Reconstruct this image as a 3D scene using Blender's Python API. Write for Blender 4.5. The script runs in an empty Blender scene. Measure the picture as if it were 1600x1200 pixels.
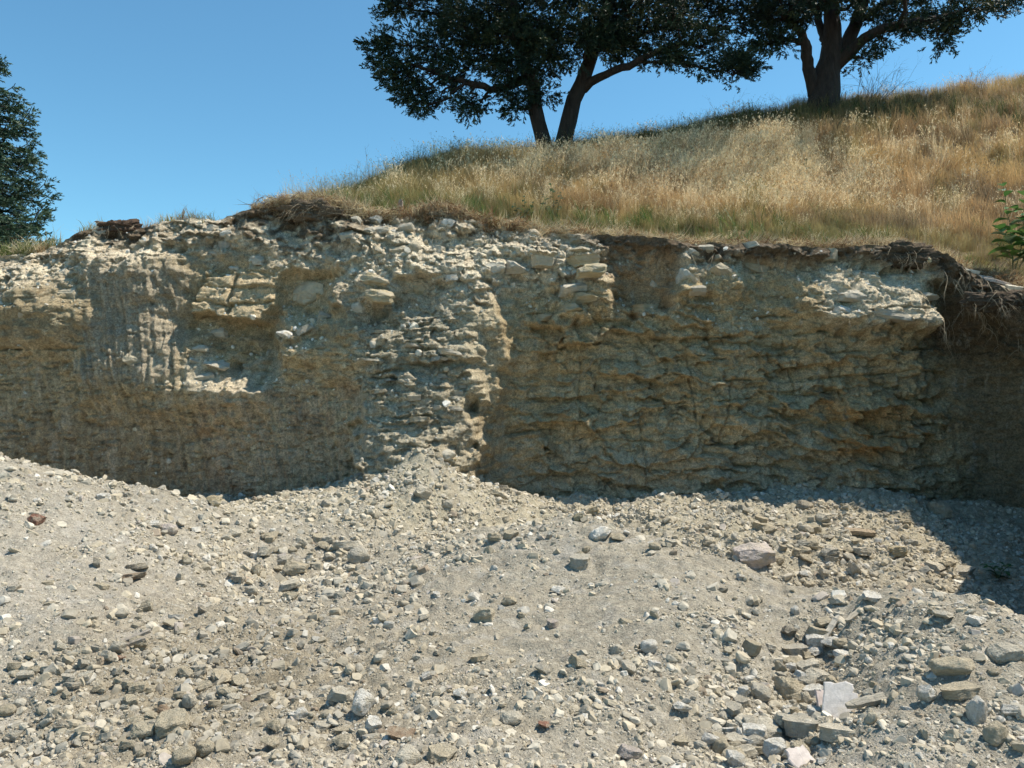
import bpy, bmesh, math, random
import numpy as np
from mathutils import Vector, Matrix, Euler

# ------------------------------------------------------------------ camera, sky, sun, exposure
sc = bpy.context.scene
COL = sc.collection
F = 1210.0                                    # focal length in photograph pixels (1600 wide)
EYE = 1.6
cam_d = bpy.data.cameras.new('camera'); cam = bpy.data.objects.new('camera', cam_d); COL.objects.link(cam)
cam.location = (0, 0, EYE); cam.rotation_euler = (math.radians(90), 0, 0)
cam_d.sensor_width = 36; cam_d.lens = 36 * F / 1600; cam_d.clip_start = 0.05; cam_d.clip_end = 2000
sc.camera = cam

SUN_EL, SUN_AZ = math.radians(60), math.radians(80)      # azimuth from +Y (into the picture) towards +X
w = bpy.data.worlds.new('World'); sc.world = w; w.use_nodes = True
nt = w.node_tree; bgn = nt.nodes['Background']
sky = nt.nodes.new('ShaderNodeTexSky'); sky.sky_type = 'NISHITA'; sky.sun_disc = False
sky.sun_elevation = SUN_EL; sky.sun_rotation = SUN_AZ; sky.altitude = 300; sky.air_density = 1.0; sky.dust_density = 0.35; sky.ozone_density = 2.0
tintn = nt.nodes.new('ShaderNodeMix'); tintn.data_type = 'RGBA'; tintn.blend_type = 'MULTIPLY'; tintn.inputs['Factor'].default_value = 1; tintn.inputs['B'].default_value = (0.66, 1.06, 1.08, 1)
nt.links.new(sky.outputs[0], tintn.inputs['A']); nt.links.new(tintn.outputs['Result'], bgn.inputs[0]); bgn.inputs[1].default_value = 0.122
sd = bpy.data.lights.new('sun', 'SUN'); sun = bpy.data.objects.new('sun', sd); COL.objects.link(sun)
sd.energy = 5.0; sd.angle = math.radians(0.53); sd.color = (1, 0.92, 0.79)
SDIR = Vector((math.sin(SUN_AZ) * math.cos(SUN_EL), math.cos(SUN_AZ) * math.cos(SUN_EL), math.sin(SUN_EL)))
sun.rotation_euler = SDIR.to_track_quat('Z', 'Y').to_euler(); sun.location = (20, 20, 30)
sc.view_settings.view_transform = 'Standard'; sc.view_settings.look = 'None'
sc.view_settings.exposure = 0.40; sc.view_settings.gamma = 1.0; sc.view_settings.use_curve_mapping = False
sc.render.engine = 'CYCLES'
sc.cycles.max_bounces = 4; sc.cycles.diffuse_bounces = 3; sc.cycles.transmission_bounces = 2; sc.cycles.adaptive_threshold = 0.03

R = np.random.default_rng(7)
rnd = random.Random(11)

# ------------------------------------------------------------------ noise
def _h(ix, iy, iz, seed):
    u = lambda a: np.asarray(a).astype(np.int32).view(np.uint32)
    with np.errstate(over='ignore'):
        n = u(ix) * np.uint32(374761393) + u(iy) * np.uint32(668265263) + u(iz) * np.uint32(2147483647) + np.uint32((seed * 1274126177) & 0xFFFFFFFF)
        n = (n ^ (n >> np.uint32(13))) * np.uint32(1274126177)
        n = (n ^ (n >> np.uint32(16))) * np.uint32(2246822519)
        n = n ^ (n >> np.uint32(15))
    return n.astype(np.float64) / 4294967295.0

def noise(x, y, seed=0):
    """smooth value-gradient noise, about -1..1"""
    x = np.asarray(x, float); y = np.asarray(y, float)
    ix = np.floor(x); iy = np.floor(y); fx = x - ix; fy = y - iy
    z0 = np.zeros_like(ix)
    def g(dx, dy):
        a = _h(ix + dx, iy + dy, z0, seed) * 2 * np.pi
        return np.cos(a) * (fx - dx) + np.sin(a) * (fy - dy)
    ux = fx * fx * fx * (fx * (fx * 6 - 15) + 10); uy = fy * fy * fy * (fy * (fy * 6 - 15) + 10)
    a = g(0, 0) * (1 - ux) + g(1, 0) * ux
    b = g(0, 1) * (1 - ux) + g(1, 1) * ux
    return (a * (1 - uy) + b * uy) * 1.5

def fbm(x, y, o=4, seed=0, gain=0.5):
    s = 0; a = 1; t = 0
    for k in range(o):
        s = s + a * noise(x * 2 ** k + 17.3 * k, y * 2 ** k - 9.1 * k, seed + k); t += a; a *= gain
    return s / t * 1.25

def worley(x, y, seed=0):
    """F1, F2, id of the nearest cell (0..1), and offset to the cell point"""
    ix = np.floor(x); iy = np.floor(y); z0 = np.zeros_like(ix)
    f1 = np.full(x.shape, 9.0); f2 = np.full(x.shape, 9.0); cid = np.zeros(x.shape); ox = np.zeros(x.shape); oy = np.zeros(x.shape)
    for dx in (-1, 0, 1):
        for dy in (-1, 0, 1):
            cx = ix + dx + _h(ix + dx, iy + dy, z0, seed); cy = iy + dy + _h(ix + dx, iy + dy, z0 + 1, seed)
            d = np.hypot(cx - x, cy - y); k = d < f1
            f2 = np.where(k, f1, np.minimum(f2, d)); cid = np.where(k, _h(ix + dx, iy + dy, z0 + 2, seed), cid)
            ox = np.where(k, x - cx, ox); oy = np.where(k, y - cy, oy); f1 = np.where(k, d, f1)
    return f1, f2, cid, ox, oy

def noise3(v, f, seed=0, o=3):
    return (fbm(v[:, 0] * f, v[:, 1] * f, o, seed) + fbm(v[:, 1] * f + 5.2, v[:, 2] * f, o, seed + 11) + fbm(v[:, 2] * f - 3.1, v[:, 0] * f + 1.7, o, seed + 23)) * .75

def sst(a, b, x):
    t = np.clip((x - a) / (b - a), 0, 1); return t * t * (3 - 2 * t)

def box(px, py, x0, x1, y0, y1, s=12):
    return sst(x0 - s, x0 + s, px) * (1 - sst(x1 - s, x1 + s, px)) * sst(y0 - s, y0 + s, py) * (1 - sst(y1 - s, y1 + s, py))

class TPS:
    def __init__(self, pts, smooth=1e-3):
        p = np.array(pts, float); self.c = p[:, :2]; n = len(p)
        K = self.k(np.linalg.norm(self.c[:, None] - self.c[None], axis=2)) + np.eye(n) * smooth
        P = np.c_[np.ones(n), self.c]; A = np.zeros((n + 3, n + 3)); A[:n, :n] = K; A[:n, n:] = P; A[n:, :n] = P.T
        self.w = np.linalg.solve(A, np.r_[p[:, 2], 0, 0, 0])
    @staticmethod
    def k(r): return r * r * np.log(r + 1e-9)
    def __call__(self, x, y):
        x = np.asarray(x, float); y = np.asarray(y, float)
        s = self.w[-3] + self.w[-2] * x + self.w[-1] * y
        for (cx, cy), wi in zip(self.c, self.w): s = s + wi * self.k(np.hypot(x - cx, y - cy))
        return s

# ------------------------------------------------------------------ mesh and object helpers
def mesh_np(name, v, f, smooth=True):
    """f: (n,3) or (n,4) array"""
    me = bpy.data.meshes.new(name); v = np.asarray(v, np.float32); f = np.asarray(f, np.int32); n, k = f.shape
    me.vertices.add(len(v)); me.vertices.foreach_set('co', v.ravel())
    me.loops.add(n * k); me.loops.foreach_set('vertex_index', f.ravel())
    me.polygons.add(n); me.polygons.foreach_set('loop_start', np.arange(n, dtype=np.int32) * k)
    me.polygons.foreach_set('use_smooth', np.full(n, smooth))
    me.update(); me.validate(); return me

def grid_faces(nr, nc):
    i = np.arange(nr * nc).reshape(nr, nc)
    return np.stack([i[:-1, :-1], i[:-1, 1:], i[1:, 1:], i[1:, :-1]], -1).reshape(-1, 4)

def color_attr(me, c, name='tint'):
    a = me.attributes.new(name, 'FLOAT_COLOR', 'POINT'); d = np.ones((len(c), 4), np.float32); d[:, :3] = c; a.data.foreach_set('color', d.ravel())

def obj(name, me, m=None, parent=None, loc=None, rot=None, scale=None):
    o = bpy.data.objects.new(name, me); COL.objects.link(o)
    if m and me: me.materials.clear(); me.materials.append(m)
    if loc is not None: o.location = loc
    if rot is not None: o.rotation_euler = rot
    if scale is not None: o.scale = scale
    if parent: o.parent = parent
    return o

def tag(o, label=None, cat=None, group=None, kind=None):
    if label: o['label'] = label
    if cat: o['category'] = cat
    if group: o['group'] = group
    if kind: o['kind'] = kind
    return o

def empty(name, loc): 
    o = bpy.data.objects.new(name, None); COL.objects.link(o); o.location = loc; return o

def tube(pts, rad, sides=7, seed=0, rough=0.0):
    """tapered tube along a polyline; returns verts, quads"""
    p = np.array(pts, float); rad = np.array(rad, float); n = len(p)
    t = np.gradient(p, axis=0); t /= np.linalg.norm(t, axis=1)[:, None] + 1e-9
    up = np.array([0, 0, 1.0]) if abs(t[0, 2]) < 0.9 else np.array([1.0, 0, 0])
    v = []
    a = np.linspace(0, 2 * np.pi, sides, endpoint=False); rg = np.random.default_rng(seed)
    for i in range(n):
        s = np.cross(t[i], up); s /= np.linalg.norm(s) + 1e-9; b = np.cross(s, t[i]); up = b
        r = rad[i] * (1 + rough * rg.uniform(-1, 1, sides))
        v.append(p[i] + r[:, None] * (np.cos(a)[:, None] * s + np.sin(a)[:, None] * b))
    v = np.concatenate(v); f = []
    for i in range(n - 1):
        for k in range(sides):
            k2 = (k + 1) % sides; f.append((i * sides + k, i * sides + k2, (i + 1) * sides + k2, (i + 1) * sides + k))
    return v, np.array(f)

def smooth_path(pts, n=12, seed=0, wob=0.0):
    p = np.array(pts, float); k = len(p); d = np.r_[0, np.cumsum(np.linalg.norm(np.diff(p, axis=0), axis=1))]
    t = np.linspace(0, d[-1], n)
    # Catmull-Rom through the points
    out = []
    for x in t:
        i = min(max(np.searchsorted(d, x) - 1, 0), k - 2); u = (x - d[i]) / (d[i + 1] - d[i] + 1e-9)
        a, b, c, e = p[max(i - 1, 0)], p[i], p[i + 1], p[min(i + 2, k - 1)]
        out.append(0.5 * (2 * b + (c - a) * u + (2 * a - 5 * b + 4 * c - e) * u * u + (3 * b - a - 3 * c + e) * u ** 3))
    out = np.array(out); rg = np.random.default_rng(seed)
    if wob: out[1:-1] += rg.normal(0, wob, (n - 2, 3))
    return out

# ------------------------------------------------------------------ materials
def mat(name):
    m = bpy.data.materials.new(name); m.use_nodes = True; t = m.node_tree; return m, t, t.nodes['Principled BSDF']
def nd(t, kind, **kw):
    n = t.nodes.new(kind)
    for k, v in kw.items():
        if k.startswith('i_'): n.inputs[k[2:].replace('_', ' ')].default_value = v
        else: setattr(n, k, v)
    return n
def attr(t, name, typ='GEOMETRY'):
    return nd(t, 'ShaderNodeAttribute', attribute_name=name, attribute_type=typ)
def mul_noise(t, col, scale, lo, hi, detail=4, rough=0.75, stretch=None, coord='Object'):
    """multiply a colour by noise between lo and hi"""
    tc = nd(t, 'ShaderNodeTexCoord'); src = tc.outputs[coord]
    if stretch:
        mp = nd(t, 'ShaderNodeMapping'); mp.inputs['Scale'].default_value = stretch; t.links.new(src, mp.inputs[0]); src = mp.outputs[0]
    n = nd(t, 'ShaderNodeTexNoise'); n.inputs['Scale'].default_value = scale; n.inputs['Detail'].default_value = detail; n.inputs['Roughness'].default_value = rough
    t.links.new(src, n.inputs['Vector'])
    mr = nd(t, 'ShaderNodeMapRange'); mr.inputs['From Min'].default_value = 0.3; mr.inputs['From Max'].default_value = 0.7
    mr.inputs['To Min'].default_value = lo; mr.inputs['To Max'].default_value = hi; t.links.new(n.outputs['Fac'], mr.inputs['Value'])
    mx = nd(t, 'ShaderNodeMix', data_type='RGBA', blend_type='MULTIPLY'); mx.inputs['Factor'].default_value = 1
    t.links.new(col, mx.inputs['A']); t.links.new(mr.outputs[0], mx.inputs['B'])
    return mx.outputs['Result'], n, src
def mix_noise(t, a, b_rgb, scale, lo, hi, stretch=None, detail=3, amount=1.0):
    tc = nd(t, 'ShaderNodeTexCoord'); src = tc.outputs['Object']
    if stretch:
        mp = nd(t, 'ShaderNodeMapping'); mp.inputs['Scale'].default_value = stretch; t.links.new(src, mp.inputs[0]); src = mp.outputs[0]
    n = nd(t, 'ShaderNodeTexNoise'); n.inputs['Scale'].default_value = scale; n.inputs['Detail'].default_value = detail; n.inputs['Roughness'].default_value = 0.6
    t.links.new(src, n.inputs['Vector'])
    mr = nd(t, 'ShaderNodeMapRange'); mr.inputs['From Min'].default_value = lo; mr.inputs['From Max'].default_value = hi
    mr.inputs['To Max'].default_value = amount; t.links.new(n.outputs['Fac'], mr.inputs['Value'])
    mx = nd(t, 'ShaderNodeMix', data_type='RGBA'); t.links.new(mr.outputs[0], mx.inputs['Factor'])
    t.links.new(a, mx.inputs['A']); mx.inputs['B'].default_value = (*b_rgb, 1)
    return mx.outputs['Result']
def bump(t, bs, layers):
    """layers: (scale, distance, strength, stretch)"""
    prev = None
    for scale, dist, st, stretch in layers:
        tc = nd(t, 'ShaderNodeTexCoord'); src = tc.outputs['Object']
        if stretch:
            mp = nd(t, 'ShaderNodeMapping'); mp.inputs['Scale'].default_value = stretch; t.links.new(src, mp.inputs[0]); src = mp.outputs[0]
        n = nd(t, 'ShaderNodeTexNoise'); n.inputs['Scale'].default_value = scale; n.inputs['Detail'].default_value = 4; n.inputs['Roughness'].default_value = 0.75
        t.links.new(src, n.inputs['Vector'])
        b = nd(t, 'ShaderNodeBump'); b.inputs['Distance'].default_value = dist; b.inputs['Strength'].default_value = st
        t.links.new(n.outputs['Fac'], b.inputs['Height'])
        if prev: t.links.new(prev.outputs[0], b.inputs['Normal'])
        prev = b
    t.links.new(prev.outputs[0], bs.inputs['Normal'])

def m_earth(name, layers, fine=(30, .72, 1.22), stains=()):
    m, t, b = mat(name); b.inputs['Roughness'].default_value = 0.95; b.inputs['Specular IOR Level'].default_value = 0.15
    c = attr(t, 'tint').outputs['Color']
    for rgb, sc_, lo, hi, stretch, am in stains: c = mix_noise(t, c, rgb, sc_, lo, hi, stretch, amount=am)
    c, _, _ = mul_noise(t, c, *fine); c, _, _ = mul_noise(t, c, fine[0] * .27, .72, 1.26, 3)
    t.links.new(c, b.inputs['Base Color']); bump(t, b, layers); return m

M = {}
M['cliff'] = m_earth('cliff_earth', [(18, .05, .8, (1, 1, 2.0)), (70, .016, 1.0, None)], fine=(40, .5, 1.45),
                     stains=[((.50, .46, .38), 9, .60, .74, (1, 1, .18), .55), ((.16, .125, .085), 7, .60, .72, (1, 1, 2.6), .45), ((.37, .235, .11), 3.4, .64, .74, (1, 1, 1.3), .4)])
M['rubble'] = m_earth('rubble_dust', [(16, .06, .7, None), (80, .014, .9, None)], fine=(70, .78, 1.16),
                      stains=[((.50, .47, .42), 26, .62, .72, None, .7), ((.235, .21, .165), 6, .58, .72, None, .45)])
M['hill'] = m_earth('dry_hill_soil', [(30, .03, .6, None)], fine=(40, .6, 1.3))

def m_stone(name, inst):
    m, t, b = mat(name); b.inputs['Roughness'].default_value = 0.9; b.inputs['Specular IOR Level'].default_value = 0.2
    if inst: c = attr(t, 'tint', 'INSTANCER').outputs['Color']
    else: c = nd(t, 'ShaderNodeObjectInfo').outputs['Color']
    s = 3.0 if not inst else 1.6
    c, _, _ = mul_noise(t, c, s, .72, 1.2, 8, .7)
    if not inst:
        c = mix_noise(t, c, (.44, .385, .29), 2.1, .46, .64, amount=.85)
        bump(t, b, [(3.2, .12, .5, None), (14, .03, .6, None)])
    t.links.new(c, b.inputs['Base Color']); return m
def m_plain(name, scale, dist, lo=.75, hi=1.2):
    m, t, b = mat(name); b.inputs['Roughness'].default_value = .92; b.inputs['Specular IOR Level'].default_value = .2
    c, _, _ = mul_noise(t, nd(t, 'ShaderNodeObjectInfo').outputs['Color'], scale, lo, hi, 5, .7); c = mix_noise(t, c, (.44, .385, .29), scale * .4, .55, .7, amount=.6 if dist < .01 else 0)
    t.links.new(c, b.inputs['Base Color']); bump(t, b, [(scale, dist, .6, None), (scale * 4, dist * .4, .6, None)]); return m
M['tile'] = m_plain('dusty_tile', 30, .004); M['soil'] = m_plain('dark_soil', 40, .02, .5, 1.5)
M['stone'] = m_stone('stone', False); M['pebble'] = m_stone('pebble', True)

def m_wood():
    m, t, b = mat('weathered_wood'); b.inputs['Roughness'].default_value = .85
    oi = nd(t, 'ShaderNodeObjectInfo'); c, _, _ = mul_noise(t, oi.outputs['Color'], 6, .55, 1.25, 6, .6, (1, 12, 12)); t.links.new(c, b.inputs['Base Color'])
    bump(t, b, [(8, .02, .6, (1, 14, 14))]); return m
M['wood'] = m_wood()
def m_bark():
    m, t, b = mat('bark'); b.inputs['Roughness'].default_value = .95
    rgb = nd(t, 'ShaderNodeRGB'); rgb.outputs[0].default_value = (.038, .029, .024, 1)
    c, _, _ = mul_noise(t, rgb.outputs[0], 6, .5, 1.5, 8, .65, (2.4, 2.4, .5)); t.links.new(c, b.inputs['Base Color'])
    bump(t, b, [(7, .09, .9, (2.4, 2.4, .45))]); return m
M['bark'] = m_bark()
def m_leaf(name, src, rough=.6, trans=.3, spec=.3):
    """two-sided leaf: diffuse and a little translucency; src: colour tuple, or the kind of tint attribute"""
    m, t, b = mat(name); b.inputs['Roughness'].default_value = rough; b.inputs['Specular IOR Level'].default_value = spec
    if isinstance(src, tuple):
        r = nd(t, 'ShaderNodeRGB'); r.outputs[0].default_value = (*src, 1); c = r.outputs[0]
    else: c = attr(t, 'tint', src).outputs['Color']
    tr = nd(t, 'ShaderNodeBsdfTranslucent'); mx = nd(t, 'ShaderNodeMixShader'); mx.inputs[0].default_value = trans
    t.links.new(c, b.inputs['Base Color']); t.links.new(c, tr.inputs['Color'])
    t.links.new(b.outputs[0], mx.inputs[1]); t.links.new(tr.outputs[0], mx.inputs[2])
    t.links.new(mx.outputs[0], t.nodes['Material Output'].inputs['Surface']); return m
M['grass'] = m_leaf('grass_blade', 'INSTANCER', .55, .38)
M['needle'] = m_leaf('evergreen_needle', 'GEOMETRY', .55, .12)
M['leaf'] = m_leaf('glossy_leaf', 'GEOMETRY', .38, .25, .5)
M['root'] = m_leaf('dry_root', (.38, .30, .20), .9, 0.0)
M['twig'] = m_leaf('bare_twig', (.13, .10, .08), .9, 0.0)

# ------------------------------------------------------------------ geometry-node scatter for uncountable stuff
def scatter(name, pos, rot, scl, idx, tint, protos, label, cat, parent=None):
    pos = np.asarray(pos, np.float32); n = len(pos)
    me = bpy.data.meshes.new(name); me.vertices.add(n); me.vertices.foreach_set('co', pos.ravel())
    for nm, ty, key, arr in (('rot', 'FLOAT_VECTOR', 'vector', rot), ('scl', 'FLOAT_VECTOR', 'vector', scl)):
        a = me.attributes.new(nm, ty, 'POINT'); a.data.foreach_set(key, np.asarray(arr, np.float32).ravel())
    a = me.attributes.new('idx', 'INT', 'POINT'); a.data.foreach_set('value', np.asarray(idx, np.int32))
    color_attr(me, tint)
    col = bpy.data.collections.new(name + '_pieces')
    for i, p in enumerate(protos): col.objects.link(bpy.data.objects.new('%s_%03d' % (name, i), p))
    o = obj(name, me, None, parent); tag(o, label, cat, None, 'stuff')
    g = bpy.data.node_groups.new(name, 'GeometryNodeTree')
    g.interface.new_socket('Geometry', in_out='INPUT', socket_type='NodeSocketGeometry'); g.interface.new_socket('Geometry', in_out='OUTPUT', socket_type='NodeSocketGeometry')
    gi = g.nodes.new('NodeGroupInput'); go = g.nodes.new('NodeGroupOutput')
    ci = g.nodes.new('GeometryNodeCollectionInfo'); ci.inputs['Collection'].default_value = col; ci.inputs['Separate Children'].default_value = True; ci.inputs['Reset Children'].default_value = True
    ip = g.nodes.new('GeometryNodeInstanceOnPoints'); ip.inputs['Pick Instance'].default_value = True
    def na(nm, ty):
        x = g.nodes.new('GeometryNodeInputNamedAttribute'); x.data_type = ty; x.inputs['Name'].default_value = nm; return x.outputs['Attribute']
    er = g.nodes.new('FunctionNodeEulerToRotation')
    L = g.links.new
    L(gi.outputs[0], ip.inputs['Points']); L(ci.outputs[0], ip.inputs['Instance']); L(na('idx', 'INT'), ip.inputs['Instance Index'])
    L(na('rot', 'FLOAT_VECTOR'), er.inputs[0]); L(er.outputs[0], ip.inputs['Rotation']); L(na('scl', 'FLOAT_VECTOR'), ip.inputs['Scale'])
    L(ip.outputs[0], go.inputs[0])
    md = o.modifiers.new('scatter', 'NODES'); md.node_group = g
    return o

# ------------------------------------------------------------------ rocks
_ico = {}
def ico(sub):
    if sub not in _ico:
        bm = bmesh.new(); bmesh.ops.create_icosphere(bm, subdivisions=sub, radius=1)
        v = np.array([x.co[:] for x in bm.verts]); f = np.array([[x.index for x in q.verts] for q in bm.faces]); bm.free(); _ico[sub] = (v / np.linalg.norm(v, axis=1)[:, None], f)
    return _ico[sub]
def cube_sphere(n_):
    if ('c', n_) not in _ico:
        t_ = np.linspace(-1, 1, n_); a_, b_ = np.meshgrid(t_, t_); one = np.ones_like(a_); V_, F_ = [], []
        for k_, q in enumerate(((a_, b_, one), (b_, a_, -one), (one, a_, b_), (-one, b_, a_), (b_, one, a_), (a_, -one, b_))): V_.append(np.stack(q, -1).reshape(-1, 3)); F_.append(grid_faces(n_, n_) + k_ * n_ * n_)
        V_ = np.concatenate(V_); key = np.round(V_, 5); _, ix, inv = np.unique(key, axis=0, return_index=True, return_inverse=True); _ico[('c', n_)] = (V_[ix], inv.reshape(-1)[np.concatenate(F_)])
    return _ico[('c', n_)]
def rock(name, seed, res=16, shape='angular', rough=.05, m='stone'):
    """a broken stone 1 unit across: a lump cut by planes into facets, with chipped, uneven faces"""
    rg = np.random.default_rng(seed); c_, f = cube_sphere(res); sph = c_ / np.linalg.norm(c_, axis=1)[:, None]
    if shape == 'block': v = c_ * .5 * .75 + sph * .25; n = rg.normal(0, 1, (9, 3)); d = rg.uniform(.52, .68, 9)
    elif shape == 'slab': v = (c_ * .45 + sph * .3); n = np.r_[rg.normal(0, 1, (11, 3)) * [1, 1, .3], [[.08, .05, 1], [.05, -.09, -1]]]; d = np.r_[rg.uniform(.42, .66, 11), [.36, .36]]
    elif shape == 'round': v = sph * .62 + c_ * .06; n = rg.normal(0, 1, (14, 3)); d = rg.uniform(.5, .66, 14)
    else: v = sph * .8; n = rg.normal(0, 1, (13, 3)); d = rg.uniform(.34, .6, 13)
    n = n / np.linalg.norm(n, axis=1)[:, None]
    v = v * (1 + .10 * noise3(v + seed, 1.7, seed % 31, 2)[:, None])
    for nn, dd in zip(n, d):
        q = v @ nn - dd; q = np.maximum(q, 0) * (.97 if shape != 'round' else .72); v = v - q[:, None] * nn
    v = v * (1 + rough * noise3(v + seed, 3.0, seed % 97, 4 if res > 8 else 2)[:, None])
    ext = v.max(0) - v.min(0); v = (v - (v.max(0) + v.min(0)) / 2) / ext
    me = mesh_np(name, v, f, smooth=shape == 'round' and res > 8); me.materials.append(M[m]); return me
KINDS = ('angular', 'block', 'slab', 'round')
BIG = {k: [rock('stone_' + k, 100 + i * 7 + j * 31, 17, k, .10) for i in range(6)] for j, k in enumerate(KINDS)}
SMALL = [rock('pebble', 500 + i, 5, KINDS[i % 3] if i % 7 else 'round', .12, 'pebble') for i in range(14)]
C = dict(white=(.74, .70, .62), pale=(.58, .525, .42), tan=(.49, .42, .30), grey=(.47, .43, .35), dark=(.32, .285, .225), red=(.36, .19, .13), pink=(.50, .435, .385), yellow=(.46, .38, .24), brown=(.30, .22, .15))
def tone(k, s=.08):
    c = C[k]; g = 1 + rnd.uniform(-s, s); return (c[0] * g, c[1] * g, c[2] * g, 1)

# ------------------------------------------------------------------ the spoil heaps: terrain in front of the cut face
def P3(px, py, Y): return ((px - 800) / F * Y, Y, EYE - (py - 600) / F * Y)
gp = [P3(*a) for a in [
    # left heap and its crest
    (0, 712, 7.0), (100, 742, 7.0), (200, 771, 7.0), (290, 790, 7.2), (-200, 660, 7.0), (-60, 690, 7.0),
    (0, 850, 5.5), (0, 1000, 4.35), (0, 1200, 3.3), (180, 1000, 4.5), (180, 880, 5.7), (-250, 900, 4.8), (-300, 1200, 3.3),
    # saddle and gully
    (400, 784, 9.3), (330, 800, 8.6), (480, 772, 9.8), (560, 754, 10.1), (390, 1000, 4.85), (390, 890, 6.7), (400, 1200, 3.15), (260, 1100, 3.9),
    # talus under the buttress and the shaded face
    (655, 702, 9.2), (600, 744, 9.2), (715, 738, 9.4), (800, 772, 10.3), (1000, 786, 10.3), (1200, 772, 10.3), (1400, 777, 10.3), (1520, 805, 10.2), (1700, 820, 9.8),
    (650, 768, 8.5), (820, 802, 9.2), (1000, 812, 9.1), (1200, 822, 9.1), (1380, 842, 9.1),
    (1180, 868, 8.0), (1400, 888, 8.0), (1550, 915, 8.0), (1100, 905, 7.6), (1250, 985, 7.0), (1420, 1030, 6.6), (1560, 1050, 6.6), (1760, 1030, 7.0), (1340, 1000, 6.4), (1480, 1060, 5.9), (1640, 1090, 5.7),
    (800, 872, 8.3), (930, 915, 7.9), (1060, 935, 7.6), (680, 830, 8.2),
    # central heap
    (930, 816, 6.8), (1050, 852, 6.4), (1160, 884, 6.0), (1250, 912, 5.6), (1330, 930, 5.25), (800, 838, 7.4), (600, 822, 7.9), (600, 905, 6.1), (600, 1000, 4.75),
    (800, 1000, 4.5), (800, 905, 5.7), (930, 900, 5.5), (1000, 1000, 4.25), (1160, 1000, 4.35), (1180, 1100, 3.85), (800, 1200, 3.0), (1120, 1200, 3.15),
    # right heap
    (1420, 922, 4.75), (1500, 932, 4.5), (1600, 960, 4.3), (1750, 1005, 4.2), (1270, 1040, 4.5), (1250, 1110, 3.95), (1240, 1200, 3.25), (1400, 1005, 3.95), (1400, 1110, 3.3), (1550, 1050, 3.4), (1600, 1200, 2.8), (1440, 1200, 2.85), (1800, 1200, 2.8)]]
gp += [(-9, 10.3, .15), (-6.5, 10.3, .1), (-4.2, 10.4, .05), (-2.8, 10.5, .04), (9, 10.3, .1), (-9, 6, 1.3), (-8, 3, .5), (8.5, 4, .3), (8.5, 7, -.3), (-4, 1, .0), (0, 1, .0), (4, 1, .0), (-9, 1, .2), (9, 1, .2),
       (-6, 8.6, .35), (-4.4, 8.4, .2)]
g_tps = TPS(gp, 8e-4)
GX0, GX1, GY0, GY1 = -9.0, 9.0, 1.0, 11.6
gx = np.linspace(GX0, GX1, 700)
gy = 1.0 + (11.6 - 1.0) * np.linspace(0, 1, 520) ** 1.12
XX, YY = np.meshgrid(gx, gy)
coarse_x = np.linspace(GX0, GX1, 140); coarse_y = np.linspace(GY0, GY1, 90)
cX, cY = np.meshgrid(coarse_x, coarse_y); cZ = g_tps(cX, cY)
def bil(Z, xs, ys, x, y):
    fx = np.clip((x - xs[0]) / (xs[-1] - xs[0]) * (len(xs) - 1), 0, len(xs) - 1.001); fy = np.clip((y - ys[0]) / (ys[-1] - ys[0]) * (len(ys) - 1), 0, len(ys) - 1.001)
    i = fx.astype(int); j = fy.astype(int); fx = fx - i; fy = fy - j
    return (Z[j, i] * (1 - fx) + Z[j, i + 1] * fx) * (1 - fy) + (Z[j + 1, i] * (1 - fx) + Z[j + 1, i + 1] * fx) * fy
def coarseness(x, y):            # 0 = fine dust, 1 = stony: own pattern of the heaps
    c = .56 + .5 * fbm(x * .55 + 3, y * .75, 3, 41)
    for cx, cy, r, a in ((-1.9, 3.9, .8, .5), (1.45, 3.9, .55, .6), (-1.9, 6.3, .9, .4), (3.2, 8.6, 2.2, .8), (-1.2, 9.2, 1.6, .5), (.9, 8.4, 1.2, .3), (1.0, 5.7, 1.3, -.75), (0, 4.9, .8, -.3), (-3.2, 5.2, .9, -.3), (2.6, 3.4, .5, -.3), (.3, 4.6, .7, -.15)):
        c = c + a * np.exp(-((x - cx) ** 2 + (y - cy) ** 2) / (r * r))
    return np.clip(c, 0, 1.2)
cc = coarseness(XX, YY)
ZZ = bil(cZ, coarse_x, coarse_y, XX, YY)
ZZ = ZZ + .06 * fbm(XX * 1.3, YY * 1.3, 3, 3) + .035 * fbm(XX * 4.2, YY * 4.2, 3, 5)
f1, f2, cid, ox, oy = worley(XX * 9 + .3 * fbm(XX * 5, YY * 5, 2, 8), YY * 9, 12)
ZZ = ZZ + (.02 + .035 * cc) * np.maximum(0, .55 - f1) * (cid > .45) * (.5 + cid)          # half buried lumps
f1, f2, cid, ox, oy = worley(XX * 22, YY * 22, 13)
ZZ = ZZ + (.012 + .02 * cc) * np.maximum(0, .6 - f1) * (cid > .35)
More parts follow.
